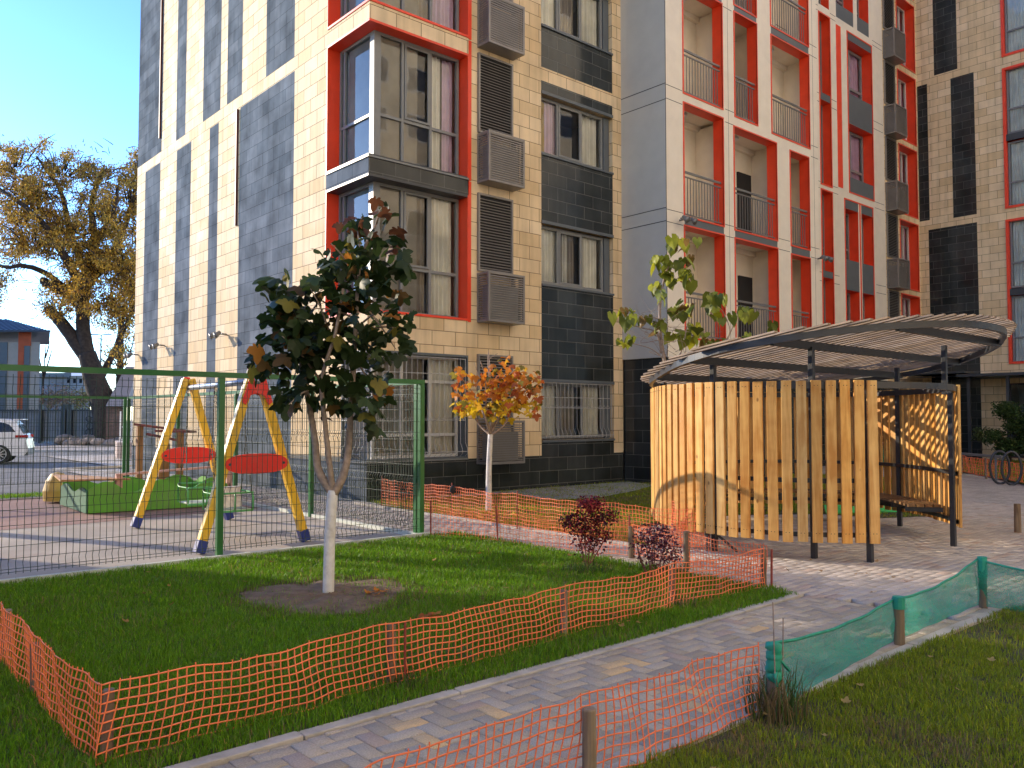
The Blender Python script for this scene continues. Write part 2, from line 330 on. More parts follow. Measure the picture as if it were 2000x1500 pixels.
def window(parent,fac,t0,t1,z0,z1,d,ts=(),zs=(),curt=((0,1,0),),fm=None,w=.06,label=None,sash=()):
    """frame with mullions, one pane sheet, curtains and a dim room box behind"""
    fm=fm or M_frame; mb=MB(); B=fac.box
    B(mb,t0,t0+w,z0,z1,d,d+.08); B(mb,t1-w,t1,z0,z1,d,d+.08); B(mb,t0+w,t1-w,z0,z0+w,d+.001,d+.079); B(mb,t0+w,t1-w,z1-w,z1,d+.001,d+.079)
    for t in ts: B(mb,t-w/2,t+w/2,z0+w,z1-w,d+.004,d+.074)
    for z in zs: B(mb,t0+w,t1-w,z-w/2,z+w/2,d+.01,d+.07)
    for (a,b,c,e) in sash:
        q=.045
        B(mb,a,a+q,c,e,d-.012,d+.02); B(mb,b-q,b,c,e,d-.012,d+.02); B(mb,a+q,b-q,c,c+q,d-.011,d+.02); B(mb,a+q,b-q,e-q,e,d-.011,d+.02)
    fr=mb.build('window',fm,parent)
    if label: fr['label']=label
    g=MB(); fac.face(g,t0+.01,t1-.01,z0+.01,z1-.01,d+.045); g.build('pane',M_glass,fr)
    r=MB(); e=1.1
    P=fac.P
    a,b,c,f_=t0-.02,t1+.02,z0-.02,z1+.02
    fac.face(r,a,b,c,f_,d+e)
    for q in ([P(a,c,d+.081),P(a,f_,d+.081),P(a,f_,d+e),P(a,c,d+e)],[P(b,c,d+.081),P(b,f_,d+.081),P(b,f_,d+e),P(b,c,d+e)],[P(a,c,d+.081),P(b,c,d+.081),P(b,c,d+e),P(a,c,d+e)],[P(a,f_,d+.081),P(b,f_,d+.081),P(b,f_,d+e),P(a,f_,d+e)]): r.poly(q)
    r.build('room',M_room,fr)
    cm=MB(); mats=[M_curt,M_curtm,M_curty,M_curtb]
    for cc in curt:
        u0,u1,k=cc[:3]; curtain(cm,fac,t0+w+(t1-t0-2*w)*u0,t0+w+(t1-t0-2*w)*u1,z0+.06,z1-.04,d+.14+.03*random.random(),k)
    if curt: cm.build('curtain',mats,fr,smooth=True)
    return fr
def louvre(parent,fac,t0,t1,z0,z1,name='louvre_panel',d=-.03,step=.062,solid=True):
    mb=MB(); B=fac.box; w=.045
    B(mb,t0,t0+w,z0,z1,d-.03,.02); B(mb,t1-w,t1,z0,z1,d-.03,.02); B(mb,t0+w,t1-w,z0,z0+w,d-.029,.019); B(mb,t0+w,t1-w,z1-w,z1,d-.029,.019)
    z=z0+w+.02
    while z<z1-w-.03:
        P=fac.P
        for q in ([P(t0+w,z,d-.02),P(t1-w,z,d-.02),P(t1-w,z+.028,d+.018),P(t0+w,z+.028,d+.018)],[P(t0+w,z+.008,d-.02),P(t1-w,z+.008,d-.02),P(t1-w,z+.036,d+.018),P(t0+w,z+.036,d+.018)],[P(t0+w,z,d-.02),P(t1-w,z,d-.02),P(t1-w,z+.008,d-.02),P(t0+w,z+.008,d-.02)]): mb.poly(q)
        z+=step
    o=mb.build(name,M_louv,parent)
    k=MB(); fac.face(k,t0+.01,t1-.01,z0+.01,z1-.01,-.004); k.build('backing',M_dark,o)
    return o
def cage(parent,fac,t0,t1,z0,z1,dep=.4,step=.062):
    mb=MB(); B=fac.box; w=.05; P=fac.P
    for (a,b) in ((t0,t0+w),(t1-w,t1)): B(mb,a,b,z0,z1,-dep,-dep+w); B(mb,a,b,z0,z1,-w,-.002)
    for (c,e) in ((z0,z0+w),(z1-w,z1)):
        B(mb,t0+w,t1-w,c,e,-dep+.001,-dep+w-.001)
        B(mb,t0+.001,t0+w-.001,c,e,-dep+w,-w); B(mb,t1-w+.001,t1-.001,c,e,-dep+w,-w)
    z=z0+w+.015
    while z<z1-w-.02:
        B(mb,t0+w,t1-w,z,z+.026,-dep+.008,-dep+.030)
        B(mb,t0+.008,t0+.03,z,z+.026,-dep+w,-w); B(mb,t1-.03,t1-.008,z,z+.026,-dep+w,-w)
        z+=step*.8
    B(mb,t0+.01,t1-.01,z0-.004,z0+.008,-dep+.01,-.01); B(mb,t0+.01,t1-.01,z1-.012,z1+.002,-dep+.01,-.01)
    o=mb.build('air_conditioner_cage',M_louv,parent)
    k=MB(); B(k,t0+.12,t1-.12,z0+.06,z1-.25,-dep+.09,-.05); k.build('air_conditioner',mat('conditioner_shell',(.25,.25,.24),.5),o)
    return o
def floodlight(parent,p,dirv):
    p=Vector(p); dv=Vector(dirv); m=MB(); side=Vector((-dv.y,dv.x,0))
    m.tube([p,p+dv*.22],.022,8); m.bar(p+dv*.16-side*.16,p+dv*.16+side*.16,.03,.03)
    o=m.build('floodlight',M_rail,parent)
    for s in (-1,1):
        k=MB(); c=p+dv*.22+side*.15*s; k.tube([c+Vector((0,0,.03)),c+dv*.10+Vector((0,0,-.05)),c+dv*.14+Vector((0,0,-.07))],[.045,.07,.085],12); k.build('lamp_head',M_rail,o,smooth=True)
    return o

# ================================================================= THE APARTMENT BUILDING
XA,YB,YC,XC,XC2,YE,XD=8.38,13.79,12.37,15.75,22.95,14.3,34.65
FA=Fac('y',XA); FB=Fac('x',YB); FC=Fac('x',YC); FCS=Fac('y',XC); FE=Fac('x',YE); FD=Fac('y',XD)
bld=thing('apartment_building','tall cream and dark granite apartment block with red framed windows and balconies facing the courtyard','apartment building',(20,14,0))
GRP_B=None
TOP=22.2
# --- wall A (sunlit side), s = y
bayZ=[(.74,2.92),(3.65,6.34),(6.68,9.40),(9.75,12.40),(12.80,15.5),(15.85,18.5)]
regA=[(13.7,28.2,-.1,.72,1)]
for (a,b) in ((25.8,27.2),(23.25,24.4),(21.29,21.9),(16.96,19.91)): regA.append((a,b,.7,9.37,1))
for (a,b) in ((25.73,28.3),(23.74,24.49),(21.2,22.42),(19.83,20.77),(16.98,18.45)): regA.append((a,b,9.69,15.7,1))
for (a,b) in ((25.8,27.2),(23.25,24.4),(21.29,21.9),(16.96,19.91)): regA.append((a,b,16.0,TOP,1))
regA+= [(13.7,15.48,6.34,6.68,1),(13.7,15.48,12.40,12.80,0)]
opA=[(YB,(14.75 if z0<1 else 15.46),z0,z1) for z0,z1 in bayZ]
mb=wall(FA,YB,28.0,-.1,TOP,opA,regA,.26)
mb.build('stone_wall',[M_cream,M_granLit],bld)
# slots (dark red recess strips), thin projecting rails
mb=MB()
for (s,a,b) in ((20.02,6.4,9.35),(25.82,10.1,14.6),(18.6,12.4,15.6)): mb=MB(); FA.box(mb,s-.02,s+.02,a,b,-.06,-.002); mb.build('facade_fin',mat('dark_red_fin',(.10,.03,.025),.5),bld)
for (y,z) in ((20.6,3.72),(25.2,3.74),(27.6,3.6)): floodlight(bld,(XA-.0,y,z),(-1,0,0))
# --- wall B, s = x
regB=[(XA,XC+.1,-.1,.74,1),(12.97,15.42,-.1,9.42,1),(12.97,15.42,9.74,15.55,1),(12.97,15.42,15.85,TOP,1),(XA,10.86,6.34,6.68,1)]
opB=[]
for z0,z1 in bayZ: opB.append((XA,10.83,z0,z1))
winB=[(1.09,2.45),(4.68,6.11),(7.72,9.14),(10.75,12.2),(13.8,15.2),(16.85,18.3)]
for z0,z1 in winB: opB.append((12.97,15.42,z0,z1))
mb=wall(FB,XA,XC+.02,-.1,TOP,opB,regB,.2)
mb.build('stone_wall',[M_cream,M_gran],bld)
# --- bay trims: red liners on jambs/soffits
for i,(z0,z1) in enumerate(bayZ):
    mat_=M_spand if i==0 else M_red
    ya=14.75 if i==0 else 15.46
    mb=MB(); t=.012
    mb.box((XA-.02,ya-.03,z0+.002),(XA+.30,ya-.003,z1-.002))            # jamb on the sunlit side
    mb.box((10.80,YB-.02,z0+.002),(10.827,YB+.30,z1-.002))             # jamb on the shaded side
    gm=MB()
    tgt=gm if i in (1,3) else mb; tgt.box((XA-.021,YB-.022,z1-.05),(XA+.28,ya-.03,z1-.003)); tgt.box((XA+.28,YB-.022,z1-.05),(10.80,YB+.28,z1-.003))
    tgt=gm if i in (2,4) else mb; tgt.box((XA-.021,YB-.022,z0+.003),(XA+.28,ya-.03,z0+.05)); tgt.box((XA+.28,YB-.022,z0+.003),(10.80,YB+.28,z0+.05))
    if gm.f: gm.build('window_head',M_dmetal,bld)
    if i>0: mb.box((10.83,YB-.018,z0-.02),(10.90,YB-.003,z1+.3))
    o=mb.build('window_surround',mat_,bld); 
    # solid slabs so the corner has thickness
for (za,zb) in ((2.92,3.65),(6.34,6.68),(9.40,9.75),(12.4,12.8),(15.5,15.85)):
    mb=MB(); mb.poly([(XA+.26,YB+.2,za),(XA+.26,16,za),(11,16,za),(11,YB+.2,za)]); mb.poly([(XA+.26,YB+.2,zb),(XA+.26,16,zb),(11,16,zb),(11,YB+.2,zb)]); mb.build('floor_slab',M_dark,bld)
# granite sill cap
mb=MB(); mb.box((XA-.03,YB-.03,6.665),(XA+.2,15.46,6.70)); mb.box((XA+.2,YB-.03,6.665),(10.83,YB+.2,6.70)); mb.build('window_sill',M_frame,bld); mb=MB(); mb.box((XA-.03,YB-.03,.725),(XA+.2,14.75,.755)); mb.box((XA+.2,YB-.03,.725),(10.83,YB+.2,.755)); mb.build('window_sill',M_frame,bld)
# --- bay windows
FA2=Fac('y',XA+.27); FB2=Fac('x',YB+.27)
curtsB=[((0,.3,0),(.42,.62,3),(.7,1,0)),((0,.2,0),(.34,.62,3),(.66,1,0)),((.02,.16,0),(.70,.82,0),(.84,1,1)),((0,.32,0),(.5,.66,3),(.72,1,1)),((0,1,0),),((0,1,0),)]
for i,(z0,z1) in enumerate(bayZ):
    if i==0:
        window(bld,FB2,XA+.27,10.78,z0+.05,z1-.05,0,ts=(9.35,10.05),zs=(1.25,2.35),curt=curtsB[0],fm=M_frameW)
        window(bld,FA2,YB+.36,14.70,z0+.05,z1-.05,0,ts=(),zs=(1.25,2.35),curt=((0,1,0),),fm=M_frameW)
    else:
        zt=z0+1.0
        window(bld,FB2,XA+.37,10.78,z0+.05,z1-.05,0,ts=(9.34,10.04),zs=(zt,),curt=curtsB[i],sash=((9.38,10.0,zt+.04,z1-.12),))
        window(bld,FA2,YB+.37,15.42,z0+.05,z1-.05,0,ts=(15.24,),zs=(zt,),curt=((0,1,0),))
        m=MB(); m.box((XA+.27,YB+.27,z0+.05),(XA+.37,YB+.37,z1-.05)); m.build('corner_post',M_frame,bld)
# --- louvres and cages on B
for (za,zb,ca,cb) in ((1.56,2.96,.62,1.54),(4.75,6.44,3.64,4.70),(7.76,9.50,6.64,7.72),(10.75,12.5,9.62,10.70),(13.8,15.5,12.7,13.75)):
    louvre(bld,FB,11.07,12.06,za,zb)
    cage(bld,FB,11.07,12.10,ca,cb)
# --- column windows on B
cw=[((0,.3,0),(.36,.6,3),(.68,1,0)),((0,.3,0),(.4,.5,0),(.33,.62,3),(.7,1,0)),((0,.12,2),(.12,.3,1),(.7,1,0)),((0,.3,0),(.35,.6,3),(.68,1,0)),((0,1,0),),((0,1,0),)]
for i,(z0,z1) in enumerate(winB):
    window(bld,FB,13.0,15.18,z0+.03,z1-.05,.12,ts=(13.62,14.42),curt=cw[i],fm=M_frame,sash=((13.65,14.39,z0+.08,z1-.1),) if i else ())
    m=MB(); FB.box(m,12.97,15.42,z1-.03,z1+.04,-.03,-.002); FB.box(m,12.97,15.42,z0-.05,z0+.0,-.04,-.002); FB.box(m,15.2,15.40,z0+.01,z1-.04,.1,.19); m.build('window_trim',M_spand,bld)
# security grilles (ground floor)
def grille(fac,t0,t1,z0,z1,step=.13):
    m=MB(); n=int((t1-t0)/step); P=fac.P
    for i in range(n+1):
        t=t0+(t1-t0)*i/n
        m.tube([P(t,z1,-.02),P(t,z0+.28,-.03),P(t,z0+.16,-.10),P(t,z0+.06,-.11),P(t,z0,-.02)],.006,5)
    for z,dd in ((z0+.1,-.11),(z0+.75,-.03),(z1-.35,-.02),(z1-.02,-.02)): m.tube([P(t0,z,dd),P(t1,z,dd)],.008,5)
    for i in range(n):
        t=t0+(t1-t0)*(i+.5)/n; c=[P(t+.05*math.cos(a),z0+.82+.05*math.sin(a),-.03) for a in [math.pi*(1+k/5) for k in range(6)]]; m.tube(c,.005,4)
    return m.build('security_grille',mat('pale_grille',(.42,.41,.39),.5),bld)
grille(FB,8.45,10.75,.8,2.85); grille(FB,13.02,15.3,1.08,2.42); grille(FA,13.86,14.7,.8,2.85)
# small vent
m=MB(); FB.box(m,11.25,11.45,.3,.5,-.02,-.002); m.build('vent',M_dark,bld)
# --- block C
def seam(mb,fac,t0,t1,z): fac.box(mb,t0,t1,z-.007,z+.007,-.003,.002)
opC=[]; RED=1
col1=[(16.45,18.1,z0,z1) for z0,z1 in ((3.56,6.29),(6.55,9.35),(9.62,12.38),(12.62,15.4),(15.7,18.4))]
col2=[(18.6,20.65,3.55,6.29),(18.6,20.65,6.54,9.26)]; col2b=[(18.66,19.72,9.57,12.36),(18.66,19.72,12.58,15.4),(18.66,19.72,15.7,18.4)]
col3=[(21.38,22.40,3.52,6.23),(21.38,22.40,6.51,9.21)]; col3b=[(20.45,22.48,9.53,12.29),(20.45,22.48,12.58,15.4),(20.45,22.48,15.7,18.4)]
allC=col1+col2+col2b+col3+col3b
spanC=[(16.45,18.1,6.29,6.55),(18.6,20.65,6.29,6.54),(18.66,19.72,12.36,12.58),(21.38,22.40,6.23,6.51),(20.45,22.48,12.29,12.58),(16.45,18.1,12.38,12.62)]
mb=wall(FC,XC,XC2,3.05,TOP,allC,[r+(2,) for r in spanC],.30,rm=1)
mb.poly([(XC,YC,3.05),(XC2,YC,3.05),(XC2,YB+.6,3.05),(XC,YB+.1,3.05)],0)
mb.poly([(XC2,YC,3.05),(XC2,YC,TOP),(XC2,YE+.05,TOP),(XC2,YE+.05,3.05)],0)
mb.build('panel_wall',[M_panel,M_red,M_spand],bld)
mb=MB(); mb.poly([(XC,YC,3.05),(XC,YB,3.05),(XC,YB,TOP),(XC,YC,TOP)]); mb.build('side_wall',M_gpanel,bld)
mb=MB()
for z in (6.32,6.64,9.28,9.67,12.35,12.7,15.4,15.7): FCS.box(mb,YC-.0,YB,z-.008,z+.008,-.004,.001)
FCS.box(mb,YC-.004,YC+.01,3.05,TOP,-.004,.001)
gaps=[(15.76,16.39),(18.16,18.54),(22.46,22.95)]
for z in (6.30,6.60,12.35,12.68): 
    for a,b in gaps+[(20.72,21.3)]: seam(mb,FC,a,b,z)
for z in (9.30,9.64,15.45): 
    for a,b in [(15.76,16.39),(22.55,22.95),(18.2,18.6)]: seam(mb,FC,a,b,z)
for x in (18.35,22.7): FC.box(mb,x-.004,x+.004,3.05,TOP,-.0025,.002)
mb.build('panel_joint',M_seam,bld)
# granite base below the block, set back
mb=MB(); mb.box((XC+.06,YC+.10,-.1),(XC2,YC+.6,3.049)); mb.box((XC+.06,YC+.6,-.1),(XC+.5,YB-.003,3.049)); mb.build('granite_base',M_gran,bld)
# balconies
for (a,b,c,d_) in allC:
    wide=b-a>1.5
    r=MB(); P=FC.P; e=1.08; l,rr,c2,d2=a-.2,b+.45,c-.02,d_+.12
    l=max(l,XC+.02); rr=min(rr,XC2-.02)
    if a>21: rr=XC2-.05; l=a-.2
    if abs(a-18.66)<.01: rr=20.2
    def q(*p): r.poly([FC.P(*x) for x in p])
    q((l,c2,e),(rr,c2,e),(rr,d2,e),(l,d2,e)); q((l,c2,.3),(l,d2,.3),(l,d2,e),(l,c2,e)); q((rr,c2,.3),(rr,c2,e),(rr,d2,e),(rr,d2,.3))
    q((l,c2,.3),(l,c2,e),(rr,c2,e),(rr,c2,.3)); q((l,d2,.3),(rr,d2,.3),(rr,d2,e),(l,d2,e))
    FC.box(r,l+.001,rr-.001,d2-.14,d2-.001,e-.12,e-.001)
    bal=r.build('balcony',M_loggia,bld)
    t=MB(); w=.038
    FC.box(t,a-w,a,c-w,d_+w,-.018,.02); FC.box(t,b,b+w*.6,c-w,d_+w,-.018,.02); FC.box(t,a,b,d_,d_+w,-.017,.019); FC.box(t,a,b,c-w,c,-.017,.019); t.build('opening_trim',M_redl,bal)
    g=MB(); zt=c+1.12
    FC.box(g,a+.01,b-.01,zt-.02,zt+.03,.06,.10); FC.box(g,a+.01,b-.01,zt-.13,zt-.10,.065,.095); FC.box(g,a+.01,b-.01,c+.06,c+.09,.065,.095)
    n=int((b-a)/.115)
    for i in range(1,n): 
        x=a+(b-a)*i/n; FC.box(g,x-.008,x+.008,c+.09,zt-.13,.072,.088)
    g.build('railing',M_rail,bal)
    k=MB(); k.tube([FC.P((a+b)/2,d2-.01,.7),FC.P((a+b)/2,d2-.07,.7)],.14,14); k.build('ceiling_lamp',M_white,bal)
    if abs(a-18.6)<.01: 
        k=MB(); FC.box(k,a+1.72,a+2.38,c,c+2.1,e-.06,e-.004); k.build('balcony_door',M_dark,bal)
    elif 18<a<19: 
        k=MB(); FC.box(k,a+.95,a+1.5,c,c+2.1,e-.06,e-.004); k.build('balcony_door',M_dark,bal)
# camera lights on the block
floodlight(bld,(16.25,YC,6.4),(0,-1,0)); floodlight(bld,(22.85,YC,6.3),(0,-1,0))
# --- section E
colE=[(26.73,27.45,3.6,6.45),(26.73,27.45,6.68,9.48),(26.73,27.45,9.71,12.68),(26.73,27.45,12.93,15.73),(26.73,27.45,16.05,18.8)]
winE=[(28.76,30.62,10.32,12.30),(28.76,30.62,13.41,15.40)]
low=[(28.38,29.38,4.3,6.18),(29.62,30.5,4.3,6.18),(28.38,29.38,7.27,9.12),(29.62,30.5,7.27,9.12)]
hi=[(27.95,29.24,16.5,18.4),(29.54,30.46,16.5,18.4)]
redE=[(32.85,34.45,z0,z1) for z0,z1 in ((3.7,6.45),(6.75,9.4),(9.72,12.42),(12.72,15.41),(15.75,18.45),(18.8,21.5))]
regE=[(28.76,30.62,9.78,15.66,2),(28.38,29.38,3.7,9.43,2),(29.62,30.5,3.7,9.43,2),(27.95,29.24,15.97,19,2),(29.54,30.46,15.97,19,2),(26.73,27.45,12.68,12.93,2),(26.73,27.45,6.45,6.68,2),(27.92,28.28,9.8,15.7,1),(31.55,XD,3,TOP,3),(XC2-.1,XD,-.1,3.0,4)]
mb=wall(FE,XC2-.05,XD,-.1,TOP,colE+winE+low+hi+redE,regE,.42,rm=1)
mb.build('panel_wall',[M_panel,M_red,M_spand,M_cream,M_gran],bld)
mb=MB()
for (a,b,c,d_) in [(26.73,27.45,3.55,9.48),(26.73,27.45,9.71,15.73),(28.76,30.62,9.78,15.66),(28.38,30.5,3.6,9.43)]+redE:
    w=.05; FE.box(mb,a-w,a,c-w,d_+w,-.018,.02); FE.box(mb,b,b+w,c-w,d_+w,-.018,.02); FE.box(mb,a,b,d_,d_+w,-.017,.019); FE.box(mb,a,b,c-w,c,-.017,.019)
FE.box(mb,29.46,29.54,3.6,9.43,-.017,.01)
mb.build('opening_trim',M_redl,bld)
mb=MB()
for z in (6.3,6.6,9.52,9.75,12.55,12.85,15.78,15.95):
    for a,b in ((XC2,26.66),(27.52,27.9),(30.72,31.5)): seam(mb,FE,a,b,z)
mb.build('panel_joint',M_seam,bld)
for (a,b,c,d_) in colE: window(bld,FE,a,b,c,d_,.30,ts=(),zs=(c+.9,),curt=((0,.7,0),),w=.05)
for (a,b,c,d_) in winE: window(bld,FE,a+.02,b-.02,c,d_-.03,.36,ts=((a+b)/2-.1,),zs=(c+.5,),curt=((0,.3,0),(.4,1,1)),w=.09,fm=M_frame)
for (a,b,c,d_) in low+hi: window(bld,FE,a,b,c,d_,.36,ts=((a+b)/2,),zs=(c+.5,),curt=((.1,1,1),),w=.07)
for (a,b,c,d_) in redE: window(bld,FE,a,b,c,d_,.36,ts=(a+.55,a+1.1),zs=(c+.8,),curt=((0,.3,3),(.35,1,1)),w=.06,fm=M_frameW)
for i in range(5):
    c=3.6+3.0*i-.06*i
    louvre(bld,FE,31.62,32.53,6.55+2.98*i-1.75,6.55+2.98*i-.05)
    cage(bld,FE,31.6,32.6,6.55+2.98*i,6.55+2.98*i+1.12,dep=.45)
# --- wall D
regD=[(12.14,13.0,9.52,15.13,1),(13.9,14.3,9.6,15.2,1),(12.73,13.62,15.45,TOP,1),(12.14,13.96,-.1,9.2,1)]
opD=[(5.0,11.13,z0,z1) for z0,z1 in ((3.62,6.2),(6.45,9.1),(9.52,12.1),(12.35,14.93),(15.37,18.0),(18.3,21))]
opD.append((8.2,11.2,.1,2.9))
mb=wall(FD,-4,YE,-.1,TOP,opD,regD,.2,rm=2)
mb.build('stone_wall',[M_cream,M_gran,M_red],bld)
mb=MB(); w=.09
for (c,d_) in ((3.62,9.1),(9.52,14.93),(15.37,21)):
    FD.box(mb,11.13-w,11.13,c,d_,-.05,.1); FD.box(mb,5,11.13-w,c,c+w,-.049,.1); FD.box(mb,5,11.13-w,d_-w,d_,-.049,.1)
mb.build('window_surround',M_red,bld)
for (c,d_) in ((6.2,6.45),(12.1,12.35),(18.0,18.3)): mb=MB(); FD.box(mb,5,11.04,c,d_,-.04,.1); mb.build('window_sill',M_dmetal,bld)
for (a,b,c,d_) in opD[:6]: window(bld,FD,a,b-.1,c+.05,d_-.03,.12,ts=(8.2,9.6),zs=(c+1.0,),curt=((0,.4,0),(.6,.75,0),(.85,1,0)),w=.06)
window(bld,FD,8.2,11.2,.1,2.9,.12,ts=(9.2,10.2),zs=(),curt=(),w=.07,fm=M_dmetal)
# entrance canopy
mb=MB(); mb.poly([(XD,14.25,3.25),(XD,4,3.25),(XD-2.2,4,3.12),(XD-2.2,14.25,3.12)]); mb.box((XD-2.2,4,3.10),(XD-.003,12.2,3.2)); mb.box((XD-1.5,12.2,3.28),(XD-.003,14.25,3.36))
cn=mb.build('canopy',M_dmetal,bld)
for y in (6.5,9.2,10.6,11.9): 
    k=MB(); k.box((XD-1.9,y-.05,0),(XD-1.8,y+.05,3.1)); k.build('canopy_post',M_dmetal,cn)
# closing walls and roof so that the block is solid
mb=MB(); 
mb.poly([(XA,28,-.1),(XD+8,28,-.1),(XD+8,28,TOP),(XA,28,TOP)]); mb.poly([(XD+8,-4,-.1),(XD+8,-4,TOP),(XD+8,28,TOP),(XD+8,28,-.1)]); mb.poly([(XD,-4,-.1),(XD,-4,TOP),(XD+8,-4,TOP),(XD+8,-4,-.1)])
mb.build('rear_wall',M_panel,bld)
mb=MB(); mb.poly([(XA,YB,TOP),(XC,YB,TOP),(XC,28,TOP),(XA,28,TOP)]); mb.poly([(XC,YC,TOP),(XC2,YC,TOP),(XC2,28,TOP),(XC,28,TOP)]); mb.poly([(XC2,YE,TOP),(XD,YE,TOP),(XD,28,TOP),(XC2,28,TOP)]); mb.poly([(XD,-4,TOP),(XD+8,-4,TOP),(XD+8,28,TOP),(XD,28,TOP)])
mb.build('roof',M_conc,bld)

# ================================================================= GROUND
def sheet(name,pts,z,m,kind='structure'):
    mb=MB(); mb.poly([(x,y,z) for x,y in pts]); o=mb.build(name,m)
    if o.data.polygons[0].normal.z<0: o.data.flip_normals()
    if kind: o['kind']=kind
    return o
sheet('ground',[(-400,-300),(500,-300),(500,600),(-400,600)],-.10,M_ground)
sheet('road',[(-120,19.3),(8.3,19.3),(8.3,30),(60,30),(60,46),(-120,46)],-.06,M_asph)
M_tilepath=tile_mat('grey_block_paving',(.33,.30,.27),(.40,.36,.32),(.10,.10,.09),.75,bw=.2,rh=.1,ms=.004,z0=0,stain=.2,bump=.6)
M_plaza=tile_mat('beige_block_paving',(.40,.35,.29),(.50,.44,.37),(.13,.11,.09),.75,bw=.2,rh=.1,ms=.004,z0=0,stain=.18,bump=.6)
sheet('plaza',[(6.5,-30),(45,-30),(45,40),(8.37,40),(8.37,28.2),(6.5,28.2)],-.034,M_plaza)
sheet('path',[(-30,2.6),(7.2,2.6),(7.2,3.8),(-30,3.8)],-.034,M_tilepath)
# playground rubber surface
M_play=mat('rubber_tile_surface',(.38,.33,.27),.85,var=.2,vs_=1.1,bump=.6,bs=90,dirt=((.30,.22,.17),.5,.8))
sheet('playground_surface',[(-14,9.26),(6.5,9.26),(6.5,19.3),(-14,19.3)],-.02,M_play)
sheet('playground_red_surface',[(-14,13.9),(3.2,13.9),(6.4,14.2),(6.4,19.1),(-14,19.1)],-.016,mat('red_rubber_surface',(.29,.17,.135),.85,var=.2,vs_=2,bump=.5,bs=90))
mb=MB(); mb.box((-14,9.22,-.1),(6.6,9.28,.05)); mb.box((6.5,9.28,-.1),(6.56,21.6,.03)); struct(mb.build('playground_kerb',mat('pale_kerb_paint',(.55,.58,.50),.7,var=.15,dirt=((.3,.3,.27),3,.5))))
# pavers, real blocks
def pavers(name,cells,colf,z=0.0,th=.05,gap=.0035):
    """cells: list of (x0,y0,x1,y1)"""
    c=np.array(cells); n=len(c); g=gap
    dz=np.random.uniform(-.0025,.0025,n); b=.004
    x0,y0,x1,y1=c[:,0]+g/2,c[:,1]+g/2,c[:,2]-g/2,c[:,3]-g/2
    tx=np.random.uniform(-.002,.002,n)
    def ring(o,zz): return [np.stack([x0+o,y0+o,zz-tx],1),np.stack([x1-o,y0+o,zz+tx],1),np.stack([x1-o,y1-o,zz+tx],1),np.stack([x0+o,y1-o,zz-tx],1)]
    V=np.stack(ring(0,z-th+dz)+ring(0,z-b+dz)+ring(b,z+dz),1)   # n,12,3
    F=[]
    for k in range(4):
        k2=(k+1)%4; F.append((k,k2,4+k2,4+k)); F.append((4+k,4+k2,8+k2,8+k))
    F.append((8,9,10,11)); F=np.array(F)
    FF=(F[None]+12*np.arange(n)[:,None,None]).reshape(-1,4)
    col=np.repeat(colf(c),12,axis=0)
    return struct(np_mesh(name,V.reshape(-1,3),FF,M_paver,col))
def herring(X0,X1,Y0,Y1,w=.1,ox=0,oy=0):
    out=[]
    nx=int((X1-X0)/w)+6; ny=int((Y1-Y0)/w)+6
    for j in range(-2,ny):
        for i in range(-2,nx):
            k=(i-j)%4
            if k==0: r=(i,j,i+2,j+1)
            elif k==3: r=(i,j,i+1,j+2)
            else: continue
            x0,y0,x1,y1=X0+r[0]*w+ox,Y0+r[1]*w+oy,X0+r[2]*w+ox,Y0+r[3]*w+oy
            x0=max(x0,X0); x1=min(x1,X1); y0=max(y0,Y0); y1=min(y1,Y1)
            if x1-x0>.02 and y1-y0>.02: out.append((x0,y0,x1,y1))
    return out
def greycol(c):
    n=len(c); b=np.random.uniform(.80,1.12,n)[:,None]; base=np.array([.46,.385,.285])*b
    r=np.random.rand(n)
    cx=(c[:,0]+c[:,2])/2; cy=(c[:,1]+c[:,3])/2
    tan=np.zeros(n,bool)
    for (x,y) in ((2.54,3.60),(2.5,3.44),(4.03,3.60),(4.2,3.66),(3.95,3.0),(4.1,2.95),(5.6,3.6),(6.2,3.3)): tan|=(abs(cx-x)<.07)&(abs(cy-y)<.07)
    tan|=r<.012
    base[tan]=np.array([.66,.46,.24]); pk=(r>.965); base[pk]=np.array([.44,.34,.26])
    return base
_h=[]
for c in herring(-1.0,7.0,2.62,3.97):
    yl=3.705+(c[0]+6)*.23/12.88
    if c[1]<yl-.02: _h.append((c[0],c[1],c[2],min(c[3],yl)))
pavers('path_paving',_h,greycol)
def beige(c):
    n=len(c); b=np.random.uniform(.85,1.12,n)[:,None]; base=np.array([.50,.43,.35])*b
    pk=np.random.rand(n)<.10; base[pk]*=np.array([.95,.85,.80]); return base
run=[]
y=-1.0; k=0
while y<10:
    x=(6.94 if y>3.7 else 7.04)+(.1 if k%2 else 0)
    while x<17:
        if not((x<8.0 and y>9) or (x>8.0 and y>7.8) or (x<7.9 and y<2.5)): run.append((x,y,x+.2,y+.1))
        x+=.2
    y+=.1; k+=1
pavers('plaza_paving',run,beige)
run=[]; y=4.0; k=0
def bluegrey(c):
    n=len(c); b=np.random.uniform(.85,1.12,n)[:,None]; return np.array([.36,.32,.28])*b
x=6.6
while x<8.3:
    y=9.0+(.1 if k%2 else 0)
    while y<20: run.append((x,y,x+.1,y+.2)); y+=.2
    x+=.1; k+=1
pavers('side_path_paving',run,bluegrey)
